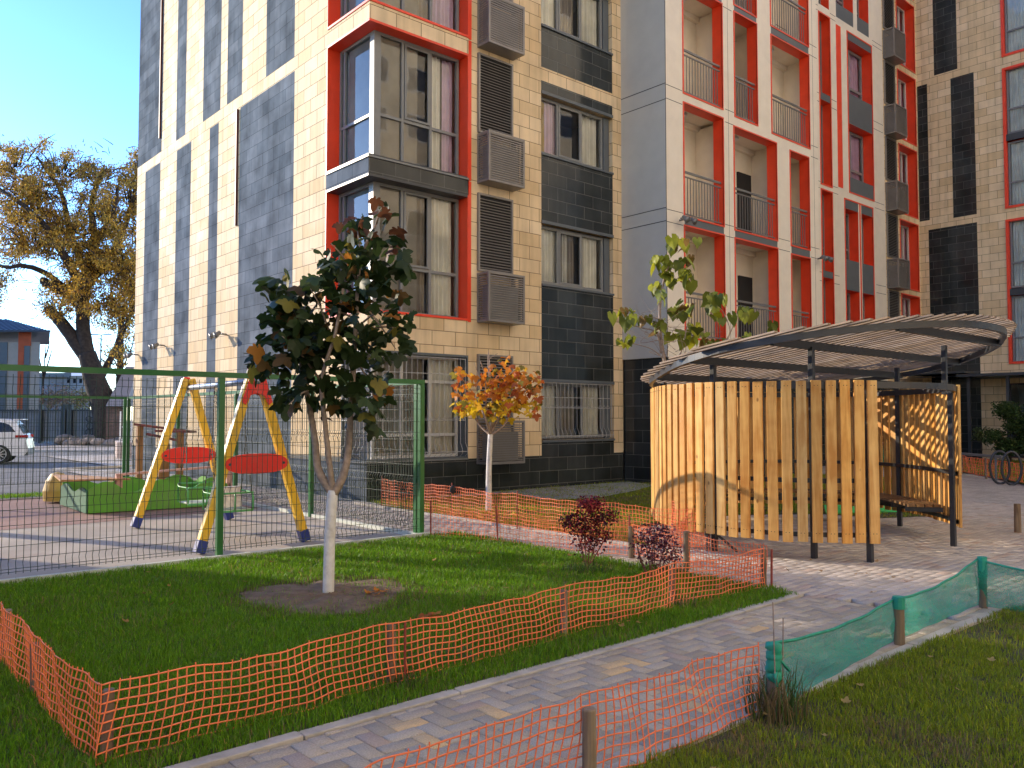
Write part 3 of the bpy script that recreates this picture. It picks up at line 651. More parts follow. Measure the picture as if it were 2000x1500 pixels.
# kerbs: separate stones
def kerb(name,p,q,w=.085,h=.10,z=.010,L=1.0,m=None):
    p=Vector((*p,0)); q=Vector((*q,0)); t=q-p; l=t.length; t/=l; n=int(l/L)+1; mb=MB()
    for i in range(n):
        a=p+t*(i*L+.004); b=p+t*min((i+1)*L-.004,l)
        if (b-a).length<.02: continue
        dz=random.uniform(-.004,.004); mb.bar((a.x,a.y,z-h/2+dz),(b.x,b.y,z-h/2+dz+random.uniform(-.003,.003)),w,h)
    return struct(mb.build(name,m or M_kerb,bevel=.006))
kerb('path_kerb',(-6,3.76),(6.88,3.99)); kerb('path_kerb',(6.92,4.0),(7.12,9.2)); kerb('lawn_kerb',(-6,2.58),(7.86,2.58)); kerb('lawn_kerb',(7.9,2.54),(7.9,-12)); kerb('far_lawn_kerb',(8.04,6.2),(8.04,13.6),h=.08,z=.03)
# lawns (soil under the blades)
LN=[(-12,3.775),(6.95,3.985),(7.08,9.2),(-12,9.2)]
LR=[(-12,2.54),(7.86,2.54),(7.86,-14),(-12,-14)]
LF=[(8.08,6.6),(8.6,7.4),(9.4,8.05),(10.6,8.2),(11.8,7.9),(13.0,7.0),(13.2,6.1),(14.3,5.6),(15.4,6.3),(17.5,8.2),(22,9.0),(22,12.3),(15.8,12.3),(15.7,13.7),(8.42,13.7),(8.08,12.5)]
LE=[(26,9.4),(22.0,6.6),(19,3.5),(20,0),(34,0),(34.5,13),(27,13)]
sheet('near_lawn',LN,-.012,M_turf); sheet('right_lawn',LR,-.012,M_turf); sheet('far_lawn',LF,.004,M_turf); sheet('east_lawn',LE,.004,M_turf)
mb=MB(); mb.poly([(8.45,13.6,.03),(11.4,13.0,.03),(10.9,11.6,.03),(12.0,11.2,.03),(13.9,11.8,.03),(15.4,12.5,.03),(15.7,13.6,.03)]); struct(mb.build('concrete_apron',M_conc,solid=0))
mb=MB(); 
c=Vector((3.72,6.77,0)); P=[]
N=48; rings=[(1.0,.0),(.85,.012),(.55,.03),(.2,.035)]
vv=[];
prev=None
for (k,h) in rings:
    cur=[(c.x+(.76*k)*(1+.09*math.sin(3*a+1)+.06*math.sin(7*a)+.04*math.sin(17*a))*math.cos(a),c.y+(.76*k)*(1+.09*math.sin(3*a+1)+.06*math.sin(7*a)+.04*math.sin(17*a))*math.sin(a),h+.008*math.sin(9*a+k*5)) for a in [2*math.pi*i/N for i in range(N)]]
    if prev:
        for i in range(N): mb.poly([prev[i],prev[(i+1)%N],cur[(i+1)%N],cur[i]])
    prev=cur
mb.poly(prev)
for i in range(420):
    a=random.uniform(0,6.28); r=.72*random.random()**.5; mb.ball((c.x+r*math.cos(a),c.y+r*math.sin(a),.03-.03*r/.72),random.uniform(.006,.022),3,(1,1,.7))
struct(mb.build('soil_patch',M_earth))

# ---------------------------------------------------------------- grass
def in_poly(x,y,P):
    ins=np.zeros(len(x),bool); n=len(P); j=n-1
    for i in range(n):
        xi,yi=P[i]; xj,yj=P[j]
        c=((yi>y)!=(yj>y))&(x<(xj-xi)*(y-yi)/(yj-yi+1e-12)+xi); ins^=c; j=i
    return ins
def vnoise(x,y,s,seed=0):
    rs=np.random.RandomState(seed); g=rs.rand(64,64); X=(x/s)%63; Y=(y/s)%63; i=X.astype(int); j=Y.astype(int); fx=X-i; fy=Y-j; fx=fx*fx*(3-2*fx); fy=fy*fy*(3-2*fy)
    return (g[i,j]*(1-fx)+g[i+1,j]*fx)*(1-fy)+(g[i,j+1]*(1-fx)+g[i+1,j+1]*fx)*fy
def grass(name,poly,dens,hgt,label,zb=0,pal=0,hole=None,maxd=40,dn=6.0):
    P=np.array(poly); x0,y0=P.min(0); x1,y1=P.max(0); A=(x1-x0)*(y1-y0); n=int(A*dens)
    x=np.random.uniform(x0,x1,n); y=np.random.uniform(y0,y1,n)
    fx,fy=FH.x,FH.y; d=x*fx+y*fy; lat=x*RT.x+y*RT.y
    k=in_poly(x,y,poly)&(d>2.4)&(abs(lat)<d*.66+2.6)&(d<maxd)
    k&=np.random.rand(n)<np.minimum(1,(dn/np.maximum(d,.1))**1.6)
    bare=vnoise(x+7,y+3,.7,21)*.6+vnoise(x,y,.22,22)*.4
    k&=np.random.rand(n)<1-(.8 if pal else .5)*np.clip((bare-.60)*6,0,1)
    if hole is not None:
        r=np.hypot(x-hole[0],y-hole[1]); k&=(r>hole[2]*(1+.12*np.sin(3*np.arctan2(y-hole[1],x-hole[0])+1)))|(np.random.rand(n)<.22)
    x,y,d=x[k],y[k],d[k]; n=len(x)
    clump=vnoise(x,y,.09,1)*.6+vnoise(x,y,.45,2)*.4
    h=hgt*(.55+.9*clump)*np.random.uniform(.6,1.25,n); w=.0021*np.random.uniform(.7,1.3,n)*np.maximum(1,d/6)**.8
    az=np.random.uniform(0,2*np.pi,n); lean=np.random.uniform(.1,1.0,n)*h*.8; ldir=az+np.random.uniform(-1,1,n)+1.2*np.sin(vnoise(x,y,.35,5)*6)
    ca,sa=np.cos(az),np.sin(az); lx,ly=np.cos(ldir)*lean,np.sin(ldir)*lean
    z=np.full(n,zb)
    V=np.empty((n,5,3))
    V[:,0]=np.stack([x-ca*w,y-sa*w,z],1); V[:,1]=np.stack([x+ca*w,y+sa*w,z],1)
    mx,my=x+lx*.35,y+ly*.35
    V[:,2]=np.stack([mx-ca*w*.8,my-sa*w*.8,z+h*.6],1); V[:,3]=np.stack([mx+ca*w*.8,my+sa*w*.8,z+h*.6],1)
    V[:,4]=np.stack([x+lx,y+ly,z+h*(1-.25*lean/h)],1)
    F=np.array([(0,1,3),(0,3,2),(2,3,4)]); FF=(F[None]+5*np.arange(n)[:,None,None]).reshape(-1,3)
    g=np.array([.135,.290,.010]) if pal==0 else np.array([.24,.31,.018])
    b=np.random.uniform(.6,1.45,n)[:,None]; col=g[None]*b
    pt=vnoise(x,y,.6,9)*.6+vnoise(x,y,.15,11)*.4
    dry=(np.random.rand(n)<(.05+(.55 if pal else .12)*np.clip((pt-.5)*4,0,1)))
    col[dry]=np.array([.27,.21,.09])*np.random.uniform(.7,1.2,(dry.sum(),1))
    yel=np.random.rand(n)<.12; col[yel]*=np.array([1.7,1.35,1.0])
    if hole is not None:
        r=np.hypot(x-hole[0],y-hole[1]); q=(r<hole[2]*1.25)&(np.random.rand(n)<.6); col[q]=np.array([.20,.15,.06])*np.random.uniform(.6,1.2,(q.sum(),1)); V[q,2:,2]=zb+(V[q,2:,2]-zb)*.55
    col=np.repeat(col,5,axis=0)
    o=np_mesh(name,V.reshape(-1,3),FF,M_blade,col); return tag(o,label,'grass',kind='stuff')
grass('grass',LN,9000,.060,'short green lawn grass inside the orange netting round the young tree',hole=(3.72,6.77,.72))
grass('grass',LR,9500,.042,'shorter yellowish green lawn grass right of the paved path',pal=1,maxd=14)
grass('grass',LF,3500,.055,'sunlit lawn grass between the wooden pavilion and the building',pal=1,dn=9)
grass('grass',LE,500,.08,'lawn grass far right in front of the entrance',pal=1,dn=22)
grass('grass',[(-10,18.9),(4.6,19.0),(4.6,19.7),(-10,19.6)],1500,.07,'thin strip of grass between playground and road',dn=16)
# loose tall tufts
def tuft(cx,cy,n,h,r,name,label,dry=.5):
    V=[];F=[];C=[]
    for i in range(n):
        a=random.uniform(0,6.28); rr=r*random.random()**.7; x=cx+rr*math.cos(a); y=cy+rr*math.sin(a); hh=h*random.uniform(.4,1.1); b=random.uniform(0,6.28); w=.003; ln=hh*random.uniform(.15,.7)
        px,py=math.cos(b+1.57)*w,math.sin(b+1.57)*w; n0=len(V)
        for t,ww in ((0,1),(.4,1),(.75,.7)):
            X=x+math.cos(b)*ln*t*t; Y=y+math.sin(b)*ln*t*t; Z=hh*(t-.15*t*t); V+= [(X-px*ww,Y-py*ww,Z),(X+px*ww,Y+py*ww,Z)]
        V.append((x+math.cos(b)*ln,y+math.sin(b)*ln,hh*.86)); V.append(V[-1])
        F+= [(n0,n0+1,n0+3,n0+2),(n0+2,n0+3,n0+5,n0+4),(n0+4,n0+5,n0+6,n0+7)]
        c=(.22,.16,.07) if random.random()<dry else (.06,.12,.02); k=random.uniform(.7,1.3); C+= [tuple(q*k for q in c)]*8
    V=np.array(V); F=np.array(F)
    T=np.concatenate([F[:,[0,1,2]],F[:,[0,2,3]]]); 
    o=np_mesh(name,V,T,M_blade,np.array(C)); return tag(o,label,'grass',kind='stuff')
tuft(4.03,2.46,260,.30,.16,'weeds','dry and green weeds growing round the bundled corner post of the nets',.65)
tuft(5.66,4.34,120,.14,.16,'weeds','dry weeds at the foot of a netting post',.6)
tuft(2.80,4.24,120,.12,.18,'weeds','weeds at the foot of the netting post nearest the path bend',.5)
tuft(6.30,6.0,500,.12,.28,'weeds','low weeds under the red shrub',.15)
tuft(6.9,5.45,300,.12,.22,'weeds','low weeds by the wooden post behind the purple shrub',.2)

# ================================================================= NETS
def net(parent,path,h0,h1,cell=.05,th=.0030,wob=.012,sag=.02,posts=None,name='netting',m=None,skew=0,hole=0):
    """plastic mesh along a polyline; h0/h1 lower/upper edge height functions or numbers"""
    pts=[Vector((p[0],p[1],0)) for p in path]; seg=[(pts[i+1]-pts[i]).length for i in range(len(pts)-1)]; Ltot=sum(seg)
    cum=[0]
    for s in seg: cum.append(cum[-1]+s)
    n=int(Ltot/cell); rows=int(round((h1-h0)/cell)); 
    ph=[random.uniform(0,6.28) for _ in range(8)]
    def at(s,r):
        s=min(max(s,0),Ltot-1e-6); i=max(k for k in range(len(seg)) if cum[k]<=s); t=(s-cum[i])/seg[i]; p=pts[i].lerp(pts[i+1],t); tn=(pts[i+1]-pts[i]).normalized(); nr=Vector((-tn.y,tn.x,0))
        f=r/rows
        off=wob*(math.sin(s*4.1+ph[0]+f*1.3)+.6*math.sin(s*9.3+ph[1]+f*3)+.35*math.sin(s*23+ph[2]+f*5))*math.sin(math.pi*min(1,max(0,t*1.0)))**.3
        zs=-sag*math.sin(math.pi*t)*(.3+.7*f)+.006*math.sin(s*6+ph[3])+.004*math.sin(s*17+ph[4]+f*2)
        sx=.008*math.sin(f*5+s*3.1+ph[5])+skew*(f-.5)*math.sin(s*1.3+ph[6])*.05
        q=p+nr*off+tn*sx; q.z=h0+(h1-h0)*f+zs; return q
    G=np.array([[tuple(at(i*cell,r)) for r in range(rows+1)] for i in range(n+1)])
    V=[];F=[]
    def strand(line,a,b):
        # flat rectangular strand
        base=len(V); K=len(line)
        for k in range(K):
            t=line[min(k+1,K-1)]-line[max(k-1,0)]; t=t/ (np.linalg.norm(t)+1e-9)
            up=np.array([0,0,1.]) if abs(t[2])<.8 else np.array([1.,0,0]) ; x=np.cross(t,up); x/=np.linalg.norm(x)+1e-9; y=np.cross(x,t)
            for sx,sy in ((-1,-1),(1,-1),(1,1),(-1,1)): V.append(line[k]+x*a*sx+y*b*sy)
        for k in range(K-1):
            for c in range(4): F.append((base+k*4+c,base+k*4+(c+1)%4,base+k*4+4+(c+1)%4,base+k*4+4+c))
    for i in range(n+1):
        ln=G[i]
        ln=np.concatenate([ln,ln[-1:]+np.array([[0,0,.018*random.random()]])]) 
        strand(ln,th*.8,th*.8)
    for r in range(rows+1): strand(G[:,r],th*.6,th*1.05)
    o=np_mesh(name,np.array(V),np.array(F),m or M_orange,parent=parent); return o
def wpost(parent,x,y,h,r=.03,tilt=(0,0),name='post',m=None,z=0):
    mb=MB(); mb.tube([(x,y,z-.1),(x+tilt[0]*.5,y+tilt[1]*.5,h/2),(x+tilt[0],y+tilt[1],h-.006),(x+tilt[0],y+tilt[1],h)],[r*1.03,r,r*.97,r*.85],12)
    o=mb.build(name,m or M_post,parent); whiten(o,.8,1.1,10000); return o
f1=thing('netting_fence','orange mesh fence on low wooden posts round the near lawn with the dark tree','netting fence',(4,4.3,0))
net(f1,[(1.12,8.6),(1.11,6.39),(1.10,5.46),(1.12,4.15),(2.78,4.24),(4.33,4.34),(5.65,4.37),(7.0,4.35)],.02,.375,cell=.047,wob=.014,skew=1,th=.0034)
for x,y,h in ((1.17,4.21,.33),(1.13,5.46,.30),(1.14,6.39,.33),(2.78,4.27,.36),(4.33,4.37,.34),(5.65,4.40,.34),(6.99,4.38,.36)): wpost(f1,x,y,h,.028,(random.uniform(-.01,.01),random.uniform(-.01,.01)))
net(f1,[(7.0,4.35),(7.2,5.41),(7.30,6.27)],.06,.39,cell=.042,wob=.01)
wpost(f1,7.21,5.43,.40,.036); wpost(f1,7.31,6.28,.36,.036)
mb=MB(); mb.tube([(2.86,4.25,0),(2.86,4.25,.36)],.008,6); mb.tube([(7.03,4.32,0),(7.04,4.32,.36)],.012,6); mb.build('steel_rod',M_redrod,f1)
net(f1,[(7.30,6.27),(6.92,8.18),(6.62,9.2)],.03,.40,cell=.05,th=.0022,wob=.01,sag=.03)
for x,y,dx in ((6.61,9.22,0),(6.92,8.18,.03),(7.3,6.3,0)):
    mb=MB(); mb.tube([(x-dx,y,.48),(x,y,0)],.011,6); mb.build('steel_rod',M_redrod,f1)
f2=thing('netting_fence','orange mesh fence across the narrow paved path below the yellow autumn tree','netting fence',(8,9,0))
net(f2,[(8.16,12.9),(8.12,10.75),(7.98,9.0),(8.05,7.3),(8.38,6.0)],.04,.50,cell=.05,wob=.02,sag=.03)
net(f2,[(8.38,6.0),(8.45,6.6)],.04,.55,cell=.035,wob=.03)
for x,y in ((8.16,12.9),(8.12,10.75),(7.98,9.0),(8.38,5.98)):
    mb=MB(); mb.tube([(x,y,.55),(x,y,0)],.009,6); mb.build('steel_rod',M_redrod,f2)
mb=MB(); mb.ball((8.10,10.68,.45),.07,6,(1,.6,1)); mb.build('dark_rag',M_dark,f2,smooth=True)
f3=thing('netting_fence','bright orange plastic mesh fence along near edge of the right lawn beside the paved path','netting fence',(2.6,2.55,0))
net(f3,[(-.5,2.5),(2.64,2.575),(3.98,2.51)],.02,.385,wob=.025,sag=.012,cell=.049,skew=1.2)
wpost(f3,2.66,2.53,.34,.032); 
f4=thing('net_fence','sagging green shade net on round wooden posts along the right lawn','net fence',(5.8,2.7,0))
M_gnet=D.materials.new('green_shade_net'); M_gnet.use_nodes=True
_n=M_gnet.node_tree.nodes; _l=M_gnet.node_tree.links; _p=_n['Principled BSDF']; _p.inputs['Base Color'].default_value=(.03,.36,.22,1); _p.inputs['Roughness'].default_value=.6
_tr=_n.new('ShaderNodeBsdfTransparent'); _tl=_n.new('ShaderNodeBsdfTranslucent'); _tl.inputs[0].default_value=(.03,.38,.24,1)
_uv=_n.new('ShaderNodeUVMap'); _uv.uv_map='UVMap'
_m1=_n.new('ShaderNodeMixShader'); _m1.inputs[0].default_value=.35; _l.new(_p.outputs[0],_m1.inputs[1]); _l.new(_tl.outputs[0],_m1.inputs[2])
_ns=_n.new('ShaderNodeTexNoise'); _ns.inputs['Scale'].default_value=9; _tc=_n.new('ShaderNodeTexCoord'); _l.new(_tc.outputs['Object'],_ns.inputs['Vector'])
_wv=_n.new('ShaderNodeTexNoise'); _wv.inputs['Scale'].default_value=220; _l.new(_tc.outputs['Object'],_wv.inputs['Vector'])
_ad=_n.new('ShaderNodeMath'); _ad.operation='MULTIPLY_ADD'; _l.new(_wv.outputs['Fac'],_ad.inputs[0]); _ad.inputs[1].default_value=1.0; _ad.inputs[2].default_value=.0
_a2=_n.new('ShaderNodeMath'); _a2.operation='MULTIPLY_ADD'; _l.new(_ns.outputs['Fac'],_a2.inputs[0]); _a2.inputs[1].default_value=.3; _l.new(_ad.outputs[0],_a2.inputs[2]); _a2.use_clamp=True
_m2=_n.new('ShaderNodeMixShader'); _l.new(_a2.outputs[0],_m2.inputs[0]); _l.new(_tr.outputs[0],_m2.inputs[1]); _l.new(_m1.outputs[0],_m2.inputs[2]); _l.new(_m2.outputs[0],_n['Material Output'].inputs['Surface'])
MATS['green_shade_net']=M_gnet
M_grope=mat('green_net_hem',(.02,.30,.19),.6,var=.2,vs_=20)
def gnet(path,tops,sag):
    K=26; mb=MB(); hem=MB()
    for i in range(len(path)-1):
        a=Vector((*path[i],0)); b=Vector((*path[i+1],0)); nr=(b-a).normalized(); nr=Vector((-nr.y,nr.x,0))
        grid=[]
        for k in range(K+1):
            t=k/K; p=a.lerp(b,t); zt=tops[i]*(1-t)+tops[i+1]*t-sag[i]*4*t*(1-t)
            col=[]
            for r in range(7):
                f=r/6; z=.015+(zt-.015)*f; col.append(p+nr*(.03*math.sin(t*9+f*4+i)*math.sin(math.pi*f)+.02*math.sin(t*23+f*7)*(.3))+Vector((0,0,z)))
            grid.append(col)
        for k in range(K):
            for r in range(6): mb.poly([grid[k][r],grid[k+1][r],grid[k+1][r+1],grid[k][r+1]])
        hem.tube([g[-1]+Vector((0,0,0)) for g in grid],.009,6)
    o=mb.build('netting',M_gnet,f4,smooth=True); hem.build('hem',M_grope,o,smooth=True)
gnet([(4.03,2.50),(5.97,2.70),(7.63,2.74),(7.66,.9),(7.66,-.9)],[.38,.31,.40,.37,.37],[.05,.06,.06,.06])
for x,y,h,r in ((5.97,2.66,.33,.036),(7.65,2.70,.42,.032),(7.68,.9,.40,.03),(7.68,-.9,.4,.03)): wpost(f4,x,y,h,r,(0.0,.0))
k=wpost(f4,4.03,2.47,.37,.034)
mb=MB()
_P=[];_R=[]
for i in range(15):
    _P.append((4.03+random.uniform(-.006,.006),2.47+random.uniform(-.006,.006),.20+.0135*i)); _R.append(.037+.006*random.random()+(.004 if i in (4,9,13) else 0))
mb.tube(_P,_R,11); mb.bar((4.05,2.44,.3),(4.10,2.42,.24),.02,.01); mb.bar((4.0,2.44,.25),(3.98,2.42,.18),.02,.01)
mb.build('net_wrap',M_grope,k,smooth=True)
for x,y in ((5.97,2.66),(7.65,2.70)):
    mb=MB(); mb.tube([(x,y,.25),(x,y,.335 if x<7 else .425)],.042 if x<7 else .038,10)
    mb.build('net_wrap',M_grope,f4)
mb=MB(); mb.tube([(4.0,2.44,0),(3.98,2.44,.62)],.0035,5); mb.tube([(4.06,2.44,0),(4.08,2.44,.52)],.0035,5); mb.build('cane',M_twig,f4)

# ================================================================= GREEN MESH FENCES
def meshfence(parent,p,q,zt=2.03,zb=.08,dx=.0625,bends=(.18,.75,1.35,1.88)):
    p=Vector((*p,0)); q=Vector((*q,0)); t=q-p; l=t.length; t/=l; nr=Vector((-t.y,t.x,0)); V=[];F=[]
    zs=[zb]; 
    for b in bends: zs+= [b-.05,b,b+.05]
    zs+= [zt]
    def off(z): return .028 if z in bends else 0
    def strand(line,r):
        base=len(V); K=len(line)
        for k in range(K):
            a=line[min(k+1,K-1)]-line[max(k-1,0)]; a.normalize(); up=Vector((0,0,1)) if abs(a.z)<.8 else t; x=a.cross(up).normalized(); y=x.cross(a)
            for sx,sy in ((-1,-1),(1,-1),(1,1),(-1,1)): V.append(tuple(line[k]+x*r*sx+y*r*sy))
        for k in range(K-1):
            for c in range(4): F.append((base+k*4+c,base+k*4+(c+1)%4,base+k*4+4+(c+1)%4,base+k*4+4+c))
    n=int(l/dx)
    for i in range(1,n): 
        strand([p+t*(i*l/n)+nr*off(z)+Vector((0,0,z)) for z in zs],.0025)
    z=zb+.02; hz=[]
    hz=[.10]+[b+e for b in bends for e in (-.05,.05)]+[.35,.55,.95,1.15,1.55,1.72,2.0]
    for z in hz: strand([p+t*.03+Vector((0,0,z)),q-t*.03+Vector((0,0,z))],.0024)
    return np_mesh('mesh_panel',np.array(V),np.array(F),M_wire,parent=parent)
def gfence(name,label,posts,top=2.12,corner_extra=()):
    f=thing(name,label,'fence',(posts[0][0],posts[0][1],0),'green welded mesh fences round the playground')
    for x,y in posts:
        mb=MB(); mb.box((x-.035,y-.035,-.1),(x+.035,y+.035,top-.062)); mb.build('post',M_green,f,bevel=.005)
    mb=MB()
    for a,b in zip(posts[:-1],posts[1:]):
        d=(Vector(b)-Vector(a)).normalized()*.035
        A_=Vector(a)-d; B_=Vector(b)+d
        mb.bar((A_.x,A_.y,top-.03),(B_.x,B_.y,top-.03),.07,.06)
    mb.build('top_rail',M_green,f)
    for a,b in zip(posts[:-1],posts[1:]): meshfence(f,a,b)
    return f
gfence('mesh_fence','near run of the dark green welded mesh fence between lawn and playground',[(-2.05,9.30),(.85,9.32),(3.75,9.34),(6.55,9.37)])
gfence('mesh_fence','side run of the green welded mesh fence beside the narrow path along the building',[(6.55,9.47),(6.52,12.45),(6.50,15.45),(6.46,18.45),(6.42,21.8)])
gfence('mesh_fence','far run of the green welded mesh fence at the road side of the playground',[(6.33,21.8),(3.4,21.8),(.4,21.8),(-2.6,21.8),(-5.6,21.8),(-8.6,21.8)])

# ================================================================= PAVILION
gz=thing('slatted_pavilion','round wooden slatted pavilion with tilted oval slatted roof on dark steel posts','pavilion',(10.6,5.7,0))
def cat_open(P,n=10):
    out=[]; P=[Vector((*p,0)) for p in P]; K=len(P)
    for i in range(K-1):
        p0=P[max(i-1,0)];p1=P[i];p2=P[i+1];p3=P[min(i+2,K-1)]
        for k in range(n):
            t=k/n; out.append(.5*((2*p1)+(p2-p0)*t+(2*p0-5*p1+4*p2-p3)*t*t+(3*p1-p0-3*p2+p3)*t**3))
    out.append(P[-1]); return out
front=cat_open([(9.12,4.34),(8.80,4.62),(8.57,4.92),(8.43,5.25),(8.36,5.62),(8.36,6.0),(8.46,6.4),(8.70,6.88),(9.15,7.36),(9.6,7.75),(10.3,7.95),(11.1,7.85),(11.9,7.45),(12.45,6.8),(12.62,6.1),(12.4,5.5),(11.97,4.96),(11.5,4.5),(11.05,4.18)],12)
opening=cat_open([(11.05,4.18),(10.5,4.05),(9.8,4.08),(9.12,4.34)],8)
def resample(P,step):
    out=[P[0]]; acc=0; nxt=step; 
    for a,b in zip(P[:-1],P[1:]):
        l=(b-a).length
        while acc+l>=nxt: out.append(a.lerp(b,(nxt-acc)/l)); nxt+=step
        acc+=l
    return out
def rz(v): return 2.36-.15*(v-5.6)
ringP=[p+Vector((0,0,1.97)) for p in front[::3]]+[p+Vector((0,0,1.97)) for p in opening[3:-3:3]]
def ringbeam(P,w,h,closed=True,offs=0):
    mb=MB(); n=len(P); R4=[]
    for i in range(n):
        t=(P[(i+1)%n]-P[i-1]) if closed else (P[min(i+1,n-1)]-P[max(i-1,0)]); t.z=0; t.normalize(); nr=Vector((t.y,-t.x,0)); p=P[i]+nr*offs
        R4.append([p-nr*w/2+Vector((0,0,-h/2)),p+nr*w/2+Vector((0,0,-h/2)),p+nr*w/2+Vector((0,0,h/2)),p-nr*w/2+Vector((0,0,h/2))])
    for i in range(n if closed else n-1):
        j=(i+1)%n
        for k in range(4): mb.poly([R4[i][k],R4[i][(k+1)%4],R4[j][(k+1)%4],R4[j][k]])
    return mb
ringbeam(ringP,.05,.075).build('ring_beam',M_steel,gz)
rp=[p+Vector((0,0,.9)) for p in front[::3]]; ringbeam(rp,.03,.05,False).build('back_rail',M_steel,gz)
rp=[p+Vector((0,0,.3)) for p in front[::3]]; ringbeam(rp,.03,.05,False).build('lower_ring',M_steel,gz)
# slats on the outside
S=resample(front,.152); mb=MB(); cen=Vector((10.7,5.9,0)); nn=0
for i,p in enumerate(S):
    t=(S[min(i+1,len(S)-1)]-S[max(i-1,0)]).normalized(); nr=Vector((t.y,-t.x,0))
    if nr.dot(p-cen)<0: nr=-nr
    c=p+nr*.05; zt=2.02+random.uniform(-.006,.006); zb=.22+random.uniform(-.012,.012)
    tw=random.uniform(-.05,.05); tt=(t*math.cos(tw)+nr*math.sin(tw)); n2=Vector((tt.y,-tt.x,0))
    mb.obox((c.x,c.y,(zt+zb)/2),tt*.055,n2*.017,Vector((random.uniform(-.004,.004),random.uniform(-.004,.004),1))*(zt-zb)/2)
o=mb.build('slat_wall',M_slat,gz,bevel=.004); whiten(o,.75,1.10,8,.16)
# screws
mb=MB()
for i,p in enumerate(S[:34]):
    t=(S[min(i+1,len(S)-1)]-S[max(i-1,0)]).normalized(); nr=Vector((t.y,-t.x,0))
    if nr.dot(p-cen)<0: nr=-nr
    for z in (1.96,.32):
        for s in (-.018,.018): q=p+nr*.068+t*s; mb.tube([(q.x,q.y,z),(q.x+nr.x*.003,q.y+nr.y*.003,z)],.005,6)
mb.build('screws',M_dark,gz)
# posts
roofo=[(8.91,7.4),(8.35,6.75),(7.95,6.1),(7.80,5.46),(7.93,5.0),(8.15,4.6),(8.47,4.22),(8.84,3.92),(9.37,3.65),(10.05,3.48),(10.93,3.50),(11.60,3.72),(12.30,4.05),(12.90,4.5),(13.4,5.05),(13.68,5.7),(13.45,6.35),(12.9,6.9),(11.9,7.4),(10.7,7.72),(9.7,7.7)]
def post(x,y,z1,z0=-.05,w=.06):
    k=MB(); k.box((x-w/2,y-w/2,z0),(x+w/2,y+w/2,z1)); k.build('post',M_steel,gz,bevel=.004)
post(9.10,4.36,1.93); post(11.03,4.22,1.93); post(8.87,4.9,rz(4.9)-.05); post(8.45,5.95,rz(5.93)-.05); post(11.33,4.40,rz(4.4)-.0,1.9); post(12.43,5.5,rz(5.5)-.03,-.05); post(9.2,7.3,rz(7.2)-.03); post(10.6,7.68,rz(7.5)-.03); post(12.43,6.85,rz(6.85)-.05)
mb=MB(); mb.bar((8.45,5.95,.22),(8.62,5.75,.0),.03,.03); mb.bar((8.37,6.0,.24),(8.37,6.0,-.05),.035,.035); mb.build('foot_brace',M_steel,gz)
# bench
brs=[]
bp=[p for p in front[98:-8:4]]; mb=MB(); br=MB(); seat=[]
for k in range(4):
    off=.12+.105*k
    P=[]
    for i,p in enumerate(bp):
        t=(bp[min(i+1,len(bp)-1)]-bp[max(i-1,0)]).normalized(); nr=Vector((t.y,-t.x,0))
        if nr.dot(p-cen)>0: nr=-nr
        P.append(p+nr*off+Vector((0,0,.45)))
    for a,b in zip(P[:-1],P[1:]): mb.bar(a,b,.09,.035)
for i,p in enumerate(bp[::3]):
    nr=(cen-p).normalized(); a=p+nr*.05; b=p+nr*.5; br=MB(); brs.append(br); br.bar((a.x,a.y,.40),(b.x,b.y,.40),.04,.06)
be=mb.build('bench',M_slatr,gz); whiten(be,.5,.9,8); [br.build('bracket',M_steel,be) for br in brs]
# roof
def catc(P,n=6):
    P=[Vector((*p,0)) for p in P]; K=len(P); out=[]
    for i in range(K):
        p0,p1,p2,p3=P[i-1],P[i],P[(i+1)%K],P[(i+2)%K]
        for k in range(n):
            t=k/n; out.append(.5*((2*p1)+(p2-p0)*t+(2*p0-5*p1+4*p2-p3)*t*t+(3*p1-p0-3*p2+p3)*t**3))
    return out
RO=catc(roofo,5); rc=Vector((10.75,5.6,0))
RI=[rc+(p-rc)*.965 for p in RO]
rimP=[Vector((p.x,p.y,rz(p.y)-.02)) for p in RI]
rf=ringbeam(rimP,.05,.075).build('roof',M_steel,gz); rf['label']='tilted oval roof of the pavilion'
def span(P,x=None,y=None):
    c=[]
    for a,b in zip(P,P[1:]+P[:1]):
        if x is not None and (a.x-x)*(b.x-x)<=0 and a.x!=b.x: c.append(a.y+(b.y-a.y)*(x-a.x)/(b.x-a.x))
        if y is not None and (a.y-y)*(b.y-y)<=0 and a.y!=b.y: c.append(a.x+(b.x-a.x)*(y-a.y)/(b.y-a.y))
    return (min(c),max(c)) if len(c)>1 else None
for y in (3.95,4.92,5.93,6.9):
    s=span(RI,y=y)
    k=MB(); k.bar((s[0],y,rz(y)-.03),(s[1],y,rz(y)-.03),.05,.09); k.build('roof_beam',M_steel,rf)
mb=MB(); x=7.84
while x<13.68:
    s=span(RO,x=x)
    if s and s[1]-s[0]>.1:
        a,b=s[0]-.05,s[1]+.05; jx=random.uniform(-.006,.006)
        mb.bar((x+jx,a,rz(a)+.048),(x-jx,b,rz(b)+.048),.068,.02)
    x+=.150
o=mb.build('roof_slats',M_slatd,rf); whiten(o,.8,1.25,8,.08)

